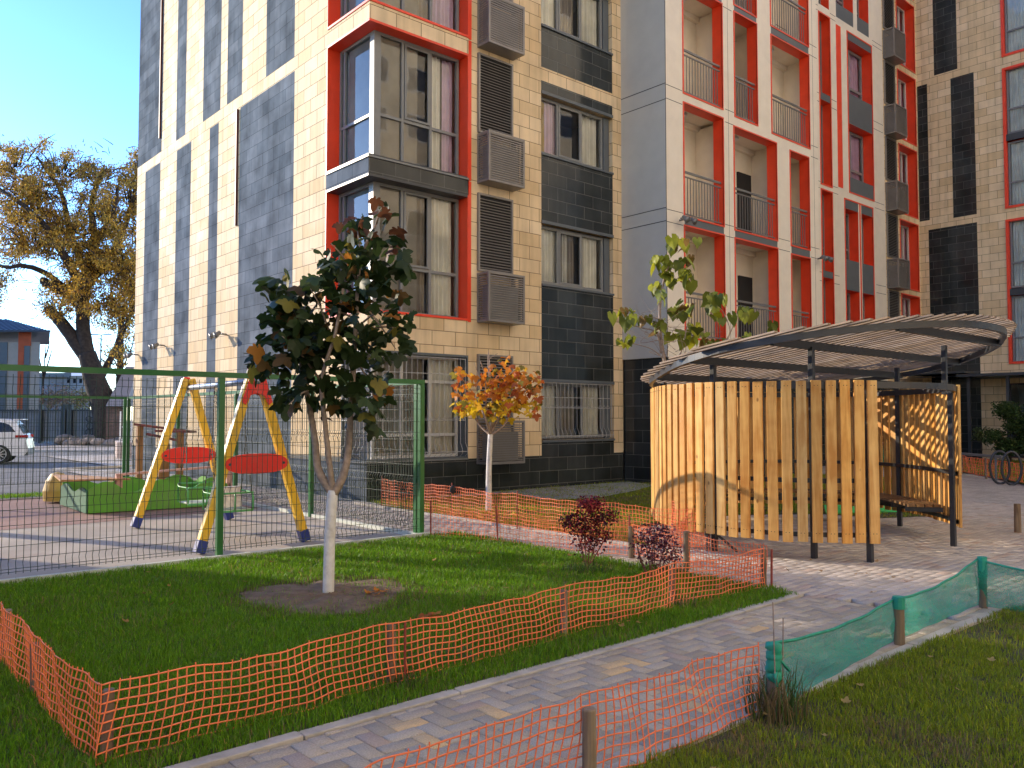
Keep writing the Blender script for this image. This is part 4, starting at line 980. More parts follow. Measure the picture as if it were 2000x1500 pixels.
# ================================================================= PLAYGROUND
sw=thing('swing_set','yellow A-frame swing set with red oval side panels and blue feet','swing set',(4.55,11.4,0))
def aframe(v,f0,f1,ap,y2):
    m=MB(); fts=[]; A=Vector((ap,v,2.16))
    for (x,y),s in ((f0,-1),(f1,1)):
        F_=Vector((x,y,0)); a=A+Vector((s*.05,0,0)); d=(F_-a).normalized(); m.bar(a-d*.04,F_-d*.14,.105,.105,up=(0,1,0)); ft=MB(); ft.bar(F_-d*.145,F_+d*.005,.118,.118,up=(0,1,0)); fts.append(ft)
    fr=m.build('side_frame',M_yel,sw,bevel=.012); [ft.build('foot',M_blue,fr,bevel=.008) for ft in fts]
    # red apex plate
    k=MB(); K_=.62 if v>11 else 1.0; q=[(ap+a_*K_,2.24-(2.24-z_)*K_) for a_,z_ in ((-.07,2.22),(.07,2.22),(.20,1.80),(.15,1.76),(.09,1.88),(0,1.91),(-.09,1.88),(-.15,1.76),(-.20,1.80))]
    for s in ((.062,) if v>11 else (-.062,.062)):
        n=len(k.v)
        a=[(x,v+s,z) for x,z in q]; b=[(x,v+s*1.25,z) for x,z in q]
        for i in range(len(q)): j=(i+1)%len(q); k.poly([a[i],a[j],b[j],b[i]])
        k.poly(a); k.poly(b)
    k.build('apex_plate',M_redp,sw)
    k=MB(); zc=1.03; N=28; hw=.41; hh=.125
    pts=[(math.copysign(abs(math.cos(t))**.75,math.cos(t))*hw+ap-(.0),zc+math.copysign(abs(math.sin(t))**.9,math.sin(t))*hh) for t in [2*math.pi*i/N for i in range(N)]]
    a=[(x,v-.095,z) for x,z in pts]; b=[(x,v-.060,z) for x,z in pts]
    for i in range(N): j=(i+1)%N; k.poly([a[i],a[j],b[j],b[i]])
    k.poly(a); k.poly(b); pn=k.build('side_panel',M_redp,sw,bevel=.006)
    k=MB()
    for x in (ap-.35,ap+.35): k.tube([(x,v-.099,zc),(x,v-.094,zc)],.018,10)
    k.build('bolt',M_dmetal,pn)
aframe(12.9,(3.90,12.85),(5.36,12.95),4.66,2.2)
aframe(9.98,(3.74,9.92),(5.17,10.02),4.44,2.2)
k=MB(); k.tube([(4.66,12.98,2.06),(4.44,9.9,2.06)],.04,12); k.build('crossbar',mat('blue_grey_tube',(.30,.36,.44),.35,metal=.5),sw,smooth=True)
def swing(v,label,cushion):
    ux=4.44+(v-9.98)*(.22/2.92)
    s=thing('hanging_swing',label,'swing',(ux,v,.38))
    m=MB(); m.box((ux-.24,v-.2,.36),(ux+.24,v+.2,.385)); m.build('seat',mat('pale_green_board',(.45,.55,.42),.5),s,bevel=.006)
    m=MB()
    for x in (-.26,0,.26):
        if x==0: m.tube([(ux,v-.22,.36),(ux,v-.24,.56),(ux,v-.2,.60)],.012,8); continue
        m.tube([(ux+x,v-.2,.37),(ux+x,v-.2,.55),(ux+x,v-.16,.60),(ux+x,v+.16,.60),(ux+x,v+.2,.64),(ux+x,v+.2,.37)],.013,8)
    m.tube([(ux-.26,v-.21,.60),(ux+.26,v-.21,.60)],.012,8); m.tube([(ux-.26,v-.2,.36),(ux+.26,v-.2,.36)],.013,8); m.tube([(ux-.26,v+.2,.64),(ux+.26,v+.2,.64)],.013,8)
    m.build('armrest',mat('bright_green_tube',(.10,.42,.12),.35),s,smooth=True)
    for x in (-.26,.26):
        m=MB()
        for y in (-.16,.18):
            a=Vector((ux+x,v+y,.60)); b=Vector((ux+x*.9,v+y*.15,1.2)); n=10
            for i in range(n): p=a.lerp(b,i/n); q=a.lerp(b,(i+.85)/n); m.tube([p,q],.007 if i%2 else .010,5)
        b=Vector((ux+x*.9,v,1.2)); c=Vector((ux+x*.8,v,2.03)); n=14
        for i in range(n): p=b.lerp(c,i/n); q=b.lerp(c,(i+.85)/n); m.tube([p,q],.007 if i%2 else .010,5)
        m.build('chain',mat('dark_chain',(.08,.09,.08),.5,metal=.5),s)
    if cushion:
        m=MB(); m.obox((ux+.04,v+.14,.52),(.20,.04,0),(-.01,.03,.0),(0,.03,.14)); m.build('backrest',mat('pale_printed_board',(.75,.70,.62),.6,var=.35,vs_=12),s,bevel=.01)
    return s
swing(12.16,'green tubed swing seat hanging nearer the sandbox','')
swing(10.95,'swing seat with a pale printed backrest hanging behind the green fence post','1')
# sandbox
sb=thing('sandbox','green wavy sided wooden sandbox with corner seat boards','sandbox',(5,16,0))
def wavy(p,q,h,amp,hum,m,label=None,th=.03,ph=0):
    p=Vector((*p,0));q=Vector((*q,0));t=q-p;l=t.length;t/=l;nr=Vector((-t.y,t.x,0))*th/2;N=60;k=MB();pr_=None
    for i in range(N+1):
        s=l*i/N; z=h+amp*math.sin(2*math.pi*hum*i/N+ph); a=p+t*s
        cur=(a-nr,a+nr,a-nr+Vector((0,0,z)),a+nr+Vector((0,0,z)))
        if pr_:
            k.poly([pr_[0],cur[0],cur[2],pr_[2]]); k.poly([pr_[1],pr_[3],cur[3],cur[1]]); k.poly([pr_[2],cur[2],cur[3],pr_[3]])
        else: k.poly([cur[0],cur[2],cur[3],cur[1]])
        pr_=cur
    k.poly([cur[0],cur[1],cur[3],cur[2]]); o=k.build('side_board',m,sb); 
    return o
wavy((3.86,15.2),(6.15,14.98),.42,.10,2.6,M_grn2,ph=-.3); wavy((3.84,15.2),(3.88,17.1),.36,.05,1.6,M_grn3); wavy((6.2,15.0),(6.2,17.0),.40,.06,2,M_grn2); wavy((3.9,17.1),(6.2,17.0),.40,.06,2.5,M_grn2)
k=MB(); k.poly([(3.5,15.5,.56),(4.5,15.1,.56),(4.2,16.1,.56),(3.75,17.15,.56)]); k.poly([(3.5,15.5,.53),(3.75,17.15,.53),(4.2,16.1,.53),(4.5,15.1,.53)]); k.poly([(3.5,15.5,.53),(4.5,15.1,.53),(4.5,15.1,.56),(3.5,15.5,.56)]); k.poly([(3.5,15.5,.53),(3.5,15.5,.56),(3.75,17.15,.56),(3.75,17.15,.53)]); o=k.build('corner_seat',M_slatr,sb); whiten(o,1.1,1.3,99)
k=MB(); k.bar((4.3,15.25,.62),(6.3,15.05,.72),.09,.035); k.box((4.3,15.2,0),(4.4,15.3,.6)); k.box((6.15,15.0,0),(6.25,15.1,.7)); k.build('top_rail',mat('pink_weathered_board',(.52,.30,.24),.7,var=.2,vs_=8),sb)
sheet('sand',[(3.9,15.2),(6.15,15.05),(6.15,16.95),(3.9,17.05)],.12,mat('play_sand',(.42,.34,.22),.95,var=.2,vs_=20,bump=.8),None); D.objects['sand']['kind']='stuff'; D.objects['sand']['label']='pale sand filling the green sided sandbox'; D.objects['sand']['category']='sand'
for (x,y,r,lab) in ((3.95,17.7,.24,'yellow rounded play boulder beside the sandbox corner'),(4.8,17.3,.16,'small yellow play stump behind the green boards')):
    k=MB(); N=20
    prof=[(.0,1.0),(.45,.93),(.8,.7),(1,.35),(.95,0)]
    prev=None
    for (rr,zz) in prof:
        cur=[(x+r*rr*math.cos(a)*(1+.06*math.sin(3*a)),y+r*rr*math.sin(a),.02+r*2.3*zz) for a in [2*math.pi*i/N for i in range(N)]]
        if prev: 
            for i in range(N): k.poly([prev[i],cur[i],cur[(i+1)%N],prev[(i+1)%N]])
        prev=cur
    tag(k.build('play_boulder',mat('mustard_plastic',(.55,.36,.08),.5,var=.2),smooth=True,org=(x,y,0)),lab,'play boulder')
pf=thing('climbing_frame','low brown wooden climbing frame of posts and beams behind the sandbox','climbing frame',(6.1,18.5,0))
for x,y,h in ((5.80,18.9,1.42),(6.15,18.3,1.30),(6.35,18.0,1.30),(5.6,16.9,.9)):
    k=MB(); k.box((x-.06,y-.06,0),(x+.06,y+.06,h)); o=k.build('post',wood_mat('brown_post_wood',(.36,.19,.08),(.22,.11,.05)) if 'brown_post_wood' not in MATS else MATS['brown_post_wood'],pf,bevel=.006); MATS['brown_post_wood']=o.data.materials[0]; whiten(o,.9,1.1,99)
k=MB(); k.bar((5.70,18.95,1.46),(6.7,18.3,1.30),.10,.05); k.bar((6.0,18.4,1.32),(6.6,17.85,1.30),.22,.05); k.bar((5.9,18.75,1.25),(6.4,18.0,1.1),.05,.05); k.build('beam',mat('dark_red_beam',(.20,.06,.05),.7),pf)

# ================================================================= LEAVES AND YOUNG TREES
def leaf_template(kind):
    if kind=='palm':     # lobed palmate leaf
        lobes=[(-2.35,.42),(-1.25,.78),(0,1.0),(1.25,.78),(2.35,.42)]
        pts=[]
        for i,(a,r) in enumerate(lobes):
            pts.append((a-.36,r*.78)); pts.append((a-.16,r*.92)); pts.append((a,r)); pts.append((a+.16,r*.92)); pts.append((a+.36,r*.78))
            if i<4: pts.append(((a+lobes[i+1][0])/2,.56))
        V=[(0,0,0)]+[(r*math.sin(a),r*math.cos(a),-.35*r*r-.12*abs(math.sin(a))*r) for a,r in pts]
        F=[(0,i,i+1) for i in range(1,len(pts))]
        return np.array(V),np.array(F)
    if kind=='heart':
        pts=[(-2.7,.45),(-2.0,.62),(-1.2,.66),(-.6,.72),(-.25,.85),(0,1.1),(.25,.85),(.6,.72),(1.2,.66),(2.0,.62),(2.7,.45)]
        V=[(0,0,0)]+[(r*math.sin(a),r*math.cos(a),-.30*r*r+.10*abs(math.sin(a))*r) for a,r in pts]; F=[(0,i,i+1) for i in range(1,len(pts))]
        return np.array(V),np.array(F)
    V=[(0,0,0),(.28,.45,.05),(0,1,-.08),(-.28,.45,.05)]; return np.array(V,float),np.array([(0,1,2),(0,2,3)])
def leaves(name,pos,size,cols,kind,m,parent,droop=.5,heading=None,spread=1.0):
    T,F=leaf_template(kind); n=len(pos); pos=np.array(pos); size=np.array(size)
    az=np.random.uniform(0,2*np.pi,n) if heading is None else np.array(heading)+np.random.normal(0,.6*spread,n)
    el=-np.abs(np.random.normal(droop,.45,n)); roll=np.random.normal(0,.5,n)
    y=np.stack([np.cos(az)*np.cos(el),np.sin(az)*np.cos(el),np.sin(el)],1); x0=np.stack([np.sin(az),-np.cos(az),np.zeros(n)],1); z0=np.cross(x0,y)
    x=x0*np.cos(roll)[:,None]+z0*np.sin(roll)[:,None]; z=np.cross(x,y)
    curl=np.random.uniform(.4,1.6,n)[:,None]
    V=pos[:,None]+size[:,None,None]*(T[None,:,0,None]*x[:,None]+T[None,:,1,None]*y[:,None]+(T[None,:,2]*curl)[...,None]*z[:,None])
    FF=(F[None]+len(T)*np.arange(n)[:,None,None]).reshape(-1,3); C=np.repeat(np.array(cols),len(T),axis=0)
    C=C*np.random.uniform(.85,1.15,(len(C),1))
    return np_mesh(name,V.reshape(-1,3),FF,m,C,parent=parent)
def limb(mb,pts,r0,r1,n=8,wig=.0):
    P=[Vector(p) for p in pts]; out=[]; K=len(P)
    for i in range(K-1):
        p0=P[max(i-1,0)];p1=P[i];p2=P[i+1];p3=P[min(i+2,K-1)]
        for k in range(5):
            t=k/5; q=.5*((2*p1)+(p2-p0)*t+(2*p0-5*p1+4*p2-p3)*t*t+(3*p1-p0-3*p2+p3)*t**3); out.append(q+Vector([random.uniform(-wig,wig) for _ in range(3)]))
    out.append(P[-1]); rr=[r0+(r1-r0)*i/(len(out)-1) for i in range(len(out))]
    mb.tube(out,rr,n); return out
# a pixel-free local frame of a tree: lateral (camera right), depth and height from its base
def loc(b,lat,z,dep=0): return Vector((b[0],b[1],0))+RT*lat+FH*dep+Vector((0,0,z))
mp=thing('young_chestnut_tree','young tree with dark green lobed leaves, forked stem and whitewashed trunk on near lawn','tree',(3.72,6.77,0))
b=(3.72,6.77); S_=7.47/1620
def px(b,d,x,y,dep=0,bx=None):
    """lateral/height of a spot of the tree measured against its base"""
    lat=(x-1000)/1620*(d+dep)-(b[0]*RT.x+b[1]*RT.y); return loc(b,lat,1.6+(816-y)/1620*(d+dep),dep)
mb=MB(); limb(mb,[px(b,7.47,641,1166),px(b,7.47,643,1050),px(b,7.47,648,958)],.052,.047,14); 
tr=mb.build('trunk',M_lime,mp,smooth=True)
mb=MB(); q=7.47
limb(mb,[px(b,q,648,965),px(b,q,620,920,.02),px(b,q,612,860,.05),px(b,q,600,790,.1),px(b,q,585,720,.1),px(b,q,580,660,.15)],.040,.017,10)
limb(mb,[px(b,q,648,962),px(b,q,640,900,-.05),px(b,q,632,830,-.1),px(b,q,625,740,-.15),px(b,q,650,650,-.15),px(b,q,665,560,-.1)],.030,.012,10)
limb(mb,[px(b,q,650,965),px(b,q,668,930),px(b,q,678,880,.05),px(b,q,682,800,.05),px(b,q,688,700,.0),px(b,q,692,600,.0),px(b,q,700,500,.02),px(b,q,730,430,0)],.040,.010,10)
for a,c in (((620,740),(540,650)),((600,700),(520,720)),((690,640),(760,600)),((692,580),(770,680)),((690,700),(730,780)),((640,650),(600,560)),((690,540),(640,470)),((700,500),(760,470)),((690,620),(600,600)),((590,720),(500,700)),((690,650),(790,640)),((612,760),(560,790)),((700,500),(690,430)),((730,430),(745,395))):
    dp=random.uniform(-.35,.35); limb(mb,[px(b,q,*a),px(b,q,(a[0]+c[0])/2,(a[1]+c[1])/2-8,dp*.6),px(b,q,*c,dp)],.012,.004,6)
mb.build('branches',M_twig,mp,smooth=True)
bl=[(560,575,50,40,26),(600,600,60,50,45),(650,560,60,60,50),(690,520,50,60,46),(700,460,38,40,28),(745,410,22,18,9),(690,430,20,14,6),(740,540,45,50,38),(760,610,32,40,22),(575,660,55,40,38),(540,620,28,34,18),(540,700,55,30,34),(610,690,60,50,55),(600,760,55,40,38),(560,780,40,26,18),(660,640,60,60,50),(700,700,55,60,50),(735,680,45,40,28),(700,790,45,45,36),(735,790,24,30,16),(720,830,18,14,6),(510,715,34,20,14),(775,650,24,30,12),(650,790,40,30,20),(520,560,20,14,7),(760,470,20,30,12),(630,500,25,20,8),(500,720,20,22,8),(780,520,16,30,9)]
pos=[];siz=[];co=[]
for (x,y,rx,ry,n) in bl:
    for _ in range(int(n*.85)):
        X=x+random.gauss(0,rx*.55); Y=y+random.gauss(0,ry*.55); pos.append(tuple(px(b,q,X,Y-8,random.gauss(0,.20)))); siz.append(random.uniform(.08,.15))
        r=random.random(); top=(Y<470) or (x>740 and y<480)
        if top and r<.5: c=(.12,.045,.02)
        elif r<.015: c=(.36,.14,.02)
        elif r<.04+.08*(X>690 and Y>640): c=(.22,.19,.03)
        elif r<.13: c=(.12,.07,.02)
        else: k=random.uniform(.6,1.35); c=(.036*k,.062*k,.016*k)
        co.append(c)
leaves('crown',pos,siz,co,'palm',M_leaf,mp,droop=.55)
# yellow tree
b=(9.04,10.92); q=14.17
yt=thing('young_maple_tree','slender young tree with orange and yellow autumn leaves and a pale trunk','tree',(*b,0))
mb=MB(); limb(mb,[px(b,q,955,1003),px(b,q,955,920),px(b,q,958,848)],.055,.042,12); mb.build('trunk',M_lime,yt,smooth=True)
mb=MB(); G0=px(b,q,958,850)
for pts in ([(935,828),(915,790),(905,750)],[(950,800),(948,740),(938,705)],[(985,830),(1005,790),(1030,760)],[(962,790),(958,740),(955,690)],[(970,800),(990,740),(1010,720)],[(945,810),(925,770),(895,730)],[(975,815),(1010,760),(1045,745)]):
    limb(mb,[G0]+[px(b,q,*p,random.uniform(-.3,.3)) for p in pts],.022,.006,7)
limb(mb,[px(b,q,955,740),px(b,q,953,700),px(b,q,954,684)],.014,.005,6); limb(mb,[px(b,q,953,702),px(b,q,972,690)],.008,.004,5); limb(mb,[px(b,q,938,745),px(b,q,926,708)],.010,.004,5)
mb.build('branches',M_twig,yt,smooth=True)
bl=[(905,745,18,18,16),(890,728,12,8,10),(915,780,24,22,34),(905,800,18,16,20),(945,770,28,26,40),(960,800,20,16,20),(970,745,32,26,54),(1000,735,30,22,44),(1020,760,26,20,34),(1045,765,14,16,16),(1045,795,18,12,14),(1000,790,30,18,30),(985,770,30,24,40),(990,800,30,14,18),(940,805,12,10,8),(985,705,12,8,8),(1030,740,26,16,20)]
pos=[];siz=[];co=[]
for (x,y,rx,ry,n) in bl:
    for _ in range(int(n*1.0)):
        X=x+random.gauss(0,rx*.6); Y=y+random.gauss(0,ry*.6); pos.append(tuple(px(b,q,X,Y,random.gauss(0,.28)))); siz.append(random.uniform(.06,.12))
        r=random.random(); lowl=(Y>780)
        if lowl and r<.55: c=(.72,.50,.02)
        elif r<.5: c=(.62,.22,.025)
        elif r<.72: c=(.45,.12,.03)
        elif r<.88: c=(.72,.42,.04)
        else: c=(.25,.22,.04)
        co.append(c)
leaves('crown',pos,siz,co,'palm',M_leaf,yt,droop=.7)
# catalpa
b=(10.55,8.75); q=b[0]*FH.x+b[1]*FH.y
ct=thing('young_catalpa_tree','sparse young tree with large yellow green heart shaped leaves behind the pavilion','tree',(*b,0))
mb=MB(); limb(mb,[px(b,q,1296,980),px(b,q,1298,820),px(b,q,1300,715)],.05,.036,10)
limb(mb,[px(b,q,1300,715),px(b,q,1292,660),px(b,q,1290,600),px(b,q,1300,540),px(b,q,1312,510)],.03,.012,8)
limb(mb,[px(b,q,1292,690),px(b,q,1283,650),px(b,q,1255,640),px(b,q,1235,635)],.016,.006,6)
limb(mb,[px(b,q,1296,700),px(b,q,1270,680),px(b,q,1225,668)],.012,.005,6)
limb(mb,[px(b,q,1300,715),px(b,q,1330,690),px(b,q,1345,630),px(b,q,1360,590)],.016,.006,6)
limb(mb,[px(b,q,1320,705),px(b,q,1400,690),px(b,q,1432,640),px(b,q,1440,610)],.014,.006,6)
limb(mb,[px(b,q,1320,705),px(b,q,1375,690),px(b,q,1425,655),px(b,q,1415,610),px(b,q,1395,590)],.012,.005,6)
for i in range(26):
    x=random.choice([1290,1300,1320,1340]); y=random.uniform(620,700); d_=random.uniform(-.3,.3); limb(mb,[px(b,q,x,y),px(b,q,x+random.uniform(-45,45),y-random.uniform(-5,30),d_),px(b,q,x+random.uniform(-80,80),y-random.uniform(0,60),d_*2)],.006,.002,4)
mb.build('trunk',M_twig,ct,smooth=True)
pos=[];siz=[];co=[]
for (x,y,rx,ry,n) in [(1335,480,24,14,15),(1280,515,20,16,12),(1305,545,22,18,14),(1340,520,18,22,14),(1290,580,12,14,7),(1340,555,14,12,6),(1215,618,16,10,8),(1240,630,14,16,9),(1212,675,10,6,4),(1230,672,8,5,3),(1290,640,18,14,10),(1320,610,18,12,9),(1345,615,14,12,7),(1352,650,12,12,6),(1400,595,20,16,10),(1408,625,12,12,5),(1455,620,18,14,9),(1508,640,10,12,3),(1370,670,18,10,8),(1410,680,12,8,4),(1460,660,10,6,2),(1330,665,18,10,8)]:
    for _ in range(n):
        pos.append(tuple(px(b,q,x+random.gauss(0,rx*.6),y+random.gauss(0,ry*.6)-10,random.gauss(0,.22)))); siz.append(random.uniform(.09,.19)); r=random.random(); k=random.uniform(.7,1.3)
        co.append((.17*k,.20*k,.025*k) if r<.7 else ((.42,.42,.03) if r<.82 else (.20,.12,.03)))
leaves('crown',pos,siz,co,'heart',M_leaf,ct,droop=1.0)
# shrubs
def shrub(bb,q,name,label,blobs,stems,c0,c1,sz):
    t=thing(name,label,'shrub',(*bb,0)); mb=MB()
    for s in stems: limb(mb,[px(bb,q,*p,random.uniform(-.05,.05)) for p in s],.008,.003,5)
    mb.build('stems',mat('red_brown_stem',(.20,.08,.05),.8),t,smooth=True)
    pos=[];siz=[];co=[]
    for (x,y,rx,ry,n,mix) in blobs:
        for _ in range(int(n*1.7)):
            pos.append(tuple(px(bb,q,x+random.gauss(0,rx*.55),y+random.gauss(0,ry*.55),random.gauss(0,.10)))); siz.append(random.uniform(*sz)*1.3); c=c1 if random.random()<mix else c0; k=random.uniform(.6,1.4); co.append(tuple(a*k for a in c))
    leaves('foliage',pos,siz,co,'oval',M_leaf,t,droop=.3)
b=(6.45,6.17); q=8.89
shrub(b,q,'red_shrub','dark red leaved shrub with a bright red clump on top on near lawn',[(1152,982,24,13,260,.75),(1150,1010,40,18,230,.15),(1110,1015,18,14,80,.05),(1185,1005,22,14,100,.1),(1145,1035,38,22,240,.35),(1150,1060,26,20,120,.5),(1175,1045,20,18,60,.3)],[[(1144,1110),(1142,1060),(1140,1000)],[(1146,1110),(1152,1050),(1155,985)],[(1143,1110),(1130,1050),(1112,1010)],[(1147,1110),(1165,1050),(1185,1005)],[(1145,1110),(1175,1060),(1190,1030)]],(.085,.012,.020),(.36,.035,.04),(.022,.04))
b=(6.42,5.28); q=8.20
shrub(b,q,'purple_shrub','purple leaved shrub with bare lower stems standing behind the near orange netting',[(1278,1040,32,16,170,.25),(1260,1060,26,20,120,.2),(1300,1060,26,20,130,.25),(1280,1085,34,16,110,.25),(1312,1085,14,12,40,.2)],[[(1270,1135),(1265,1090),(1255,1045)],[(1274,1135),(1276,1080),(1275,1030)],[(1270,1135),(1252,1095),(1243,1065)],[(1276,1135),(1290,1085),(1300,1045)],[(1278,1135),(1305,1095),(1315,1065)],[(1272,1135),(1270,1080),(1290,1030)],[(1268,1135),(1248,1090),(1240,1050)]],(.10,.022,.04),(.30,.10,.12),(.02,.036))
# fallen leaves
b=(3.81,5.42); pos=[];siz=[];co=[]
def fallen(name,label,spots,sz,group=None):
    for (x,y,c,s) in spots:
        T,F=leaf_template('palm'); a=random.uniform(0,6.28); R_=Matrix.Rotation(a,3,'Z')@Matrix.Rotation(random.uniform(-.6,.6),3,'X'); V=np.array([tuple(R_@Vector((v[0]*s,v[1]*s,(-v[2])*s*.9))) for v in T])+np.array([x,y,.045])
        o=np_mesh(name,V,F,M_leafd,np.repeat(np.array([c]),len(V),0),org=(x,y,0)); tag(o,label,'leaf',group)
fallen('fallen_leaf','large curled dry orange leaf lying on the grass behind the netting',[(3.83,5.36,(.40,.13,.025),.10),(3.90,5.40,(.45,.17,.03),.09),(3.76,5.36,(.36,.10,.02),.09)],.1,'curled dry leaves behind the netting')
k=[]
for _ in range(10): k.append((4.02+random.uniform(-.12,.12),6.42+random.uniform(-.12,.12),(.55,.20,.03),random.uniform(.03,.05)))
fallen('fallen_leaf','small orange leaf on the soil patch right of the whitewashed trunk',k,.04,'orange leaves on the soil patch')
k=[]
for _ in range(44): k.append((random.uniform(1.5,7.0),random.uniform(4.0,9.0),(.38,.22,.06),random.uniform(.02,.045)))
for _ in range(26): k.append((random.uniform(2.0,7.4),random.uniform(.5,2.5),(.42,.30,.10),random.uniform(.02,.04)))
for _ in range(24): k.append((random.uniform(7.3,9.0),random.uniform(2.8,5.0),(.35,.22,.10),random.uniform(.02,.035)))
fallen('fallen_leaf','small dry brown leaf lying on grass or paving',k,.03,'scattered small dry leaves')
k=[]
for _ in range(40): k.append((8.4+random.uniform(-.25,.5),10.5+random.uniform(-.8,.6),(.75,.52,.05),random.uniform(.04,.07)))
fallen('fallen_leaf','yellow leaf lying behind the netting under the autumn tree',k,.03,'yellow leaves under the autumn tree')

# ================================================================= LEFT BACKGROUND
def PX(x,y,d): return L2((x-1000)/1620*d,d,1.6+(816-y)/1620*d)
def fbox(mb,x0,x1,y0,y1,d,th,m=0,z0=None):
    """upright box facing the courtyard at distance d (edges given on its front face)"""
    a=PX(x0,y1,d); b_=PX(x1,y0,d); zb=a.z if z0 is None else z0
    dv=Vector((b_.x,b_.y,0)).normalized(); dv=(dv-RT*.04).normalized() if th>2 else FH; c=(Vector((a.x,a.y,0))+Vector((b_.x,b_.y,0)))/2+dv*th/2; w=(b_-a).dot(RT)/2
    mb.obox((c.x,c.y,(zb+b_.z)/2),RT*w,dv*th/2,Vector((0,0,(b_.z-zb)/2)),m)
# big old tree
b=(14.9,53.9); q=b[0]*FH.x+b[1]*FH.y
ot=thing('old_tree','huge old tree with sawn off limbs and golden brown autumn crown beyond the road','tree',(*b,-.1))
mb=MB()
limb(mb,[px(b,q,215,875),px(b,q,205,800),px(b,q,182,735),px(b,q,168,690)],.85,.50,14,.03)
limb(mb,[px(b,q,170,700),px(b,q,160,650),px(b,q,157,600),px(b,q,152,585)],.44,.36,12,.03)
limb(mb,[px(b,q,172,705),px(b,q,140,660),px(b,q,112,625),px(b,q,90,603)],.46,.30,12,.03)
limb(mb,[px(b,q,150,590),px(b,q,128,570),px(b,q,100,558),px(b,q,76,547)],.42,.24,10,.04)
limb(mb,[px(b,q,155,595),px(b,q,165,545),px(b,q,178,470,2),px(b,q,170,400,3),px(b,q,190,330,2)],.40,.12,10,.05)
limb(mb,[px(b,q,160,560),px(b,q,120,500,-2),px(b,q,80,440,-2),px(b,q,40,400,-3),px(b,q,-20,360,-2)],.30,.08,8,.05)
limb(mb,[px(b,q,165,540),px(b,q,130,450,3),px(b,q,110,370,3),px(b,q,60,300,2)],.28,.07,8,.05)
limb(mb,[px(b,q,168,550),px(b,q,210,500,1),px(b,q,240,430,2),px(b,q,260,350,0)],.28,.07,8,.05)
limb(mb,[px(b,q,190,745),px(b,q,215,700,1),px(b,q,240,640,1),px(b,q,262,590,1)],.26,.08,8,.04)
limb(mb,[px(b,q,170,480,2),px(b,q,210,420,-2),px(b,q,225,340,-2)],.2,.05,7,.05)
limb(mb,[px(b,q,120,560,0),px(b,q,60,520,-2),px(b,q,0,520,-3),px(b,q,-60,500,-2)],.2,.05,7,.05)
mb.build('trunk',M_bark,ot,smooth=True)
crown=[(20,320,55,45,1500,.35),(-60,380,70,90,1500,.4),(60,400,60,60,2600,.6),(110,330,60,45,1500,.3),(180,335,50,40,1200,.25),(60,470,60,45,2200,.5),(130,440,55,60,3200,.75),(200,430,45,60,2800,.7),(250,400,35,70,1800,.5),(190,510,60,45,3200,.85),(245,520,35,50,1800,.9),(140,560,55,30,1800,.9),(110,600,30,22,420,.9),(200,590,50,35,1700,.85),(245,620,30,40,900,.8),(230,690,25,25,260,.5),(-10,540,50,45,1000,.3),(265,330,25,50,900,.15),(60,350,70,30,900,.2),(250,560,25,30,900,.9),(30,430,40,50,1500,.5)]
pos=[];siz=[];co=[];tw=MB()
for (x,y,rx,ry,n,g) in crown:
    cl=[(random.gauss(0,.55)*rx,random.gauss(0,.55)*ry,random.gauss(0,1.0)*2.0) for _ in range(max(6,n//55))]
    for (a,c,dp) in cl:
        for _ in range(int(n/len(cl)*2.2)):
            pos.append(tuple(px(b,q,x+a+random.gauss(0,9),y+c+random.gauss(0,7),dp+random.gauss(0,.5)))); siz.append(random.uniform(.09,.19))
            r=random.random(); k=random.uniform(.6,1.3)
            co.append(tuple(k*w for w in ((.66,.38,.05) if r<g*.75 else ((.42,.28,.05) if r<.8 else (.30,.16,.05)))))
        for _ in range(2):
            p0=px(b,q,x+a*.4,y+c*.4+10,dp*.5); p1=px(b,q,x+a,y+c,dp); p2=px(b,q,x+a+random.gauss(0,14),y+c-random.uniform(-6,16),dp+random.gauss(0,.6)); tw.tube([p0,p0.lerp(p1,.5)+Vector((0,0,.15)),p1,p2],[.05,.035,.025,.012],4,cap=False)
for _ in range(900):
    x,y,rx,ry,n,g=random.choice(crown); a=random.gauss(0,.8)*rx; c=random.gauss(0,.8)*ry; dp=random.gauss(0,2); p1=px(b,q,x+a,y+c,dp); p2=px(b,q,x+a+random.gauss(0,13),y+c+random.uniform(-14,10),dp+random.gauss(0,.6)); tw.tube([p1,p1.lerp(p2,.5)+Vector((0,0,random.gauss(0,.1))),p2],[.028,.02,.01],4,cap=False)
tw.build('twigs',M_bark,ot)
leaves('crown',pos,siz,co,'oval',M_leafd,ot,droop=.8)
# house at left
d0=57
hs=thing('striped_house','two storey beige house with orange and grey stripes and dark blue roof','house',tuple(L2(-36,d0,-.1)))
mb=MB(); fbox(mb,-260,76,668,900,d0,9,z0=-.1); mb.build('wall',mat('beige_render',(.42,.38,.32),.8,var=.06),hs)
mb=MB(); fbox(mb,-40,12,668,898,d0-.06,.05); fbox(mb,44,56,675,898,d0-.06,.05,z0=-.1); fbox(mb,-150,-110,675,898,d0-.06,.05); mb.build('grey_stripe',M_spand,hs)
mb=MB(); fbox(mb,33,44,646,800,d0-.09,.06); fbox(mb,44,57,646,675,d0-.09,.06); mb.build('orange_stripe',mat('orange_render',(.50,.10,.03),.7),hs); mb=MB(); fbox(mb,-170,-150,646,850,d0-.09,.06); mb.build('orange_stripe',mat('orange_render',(.50,.10,.03),.7),hs)
mb=MB()
A_=PX(-290,646,d0-.9); B_=PX(95,645,d0-.9); C_=PX(93,640,d0+9.5); D_=PX(-290,640,d0+9.5); zr=PX(0,607,d0+4).z; r1=L2(-40,d0+4,0); r2=PX(10,600,d0+4.2)
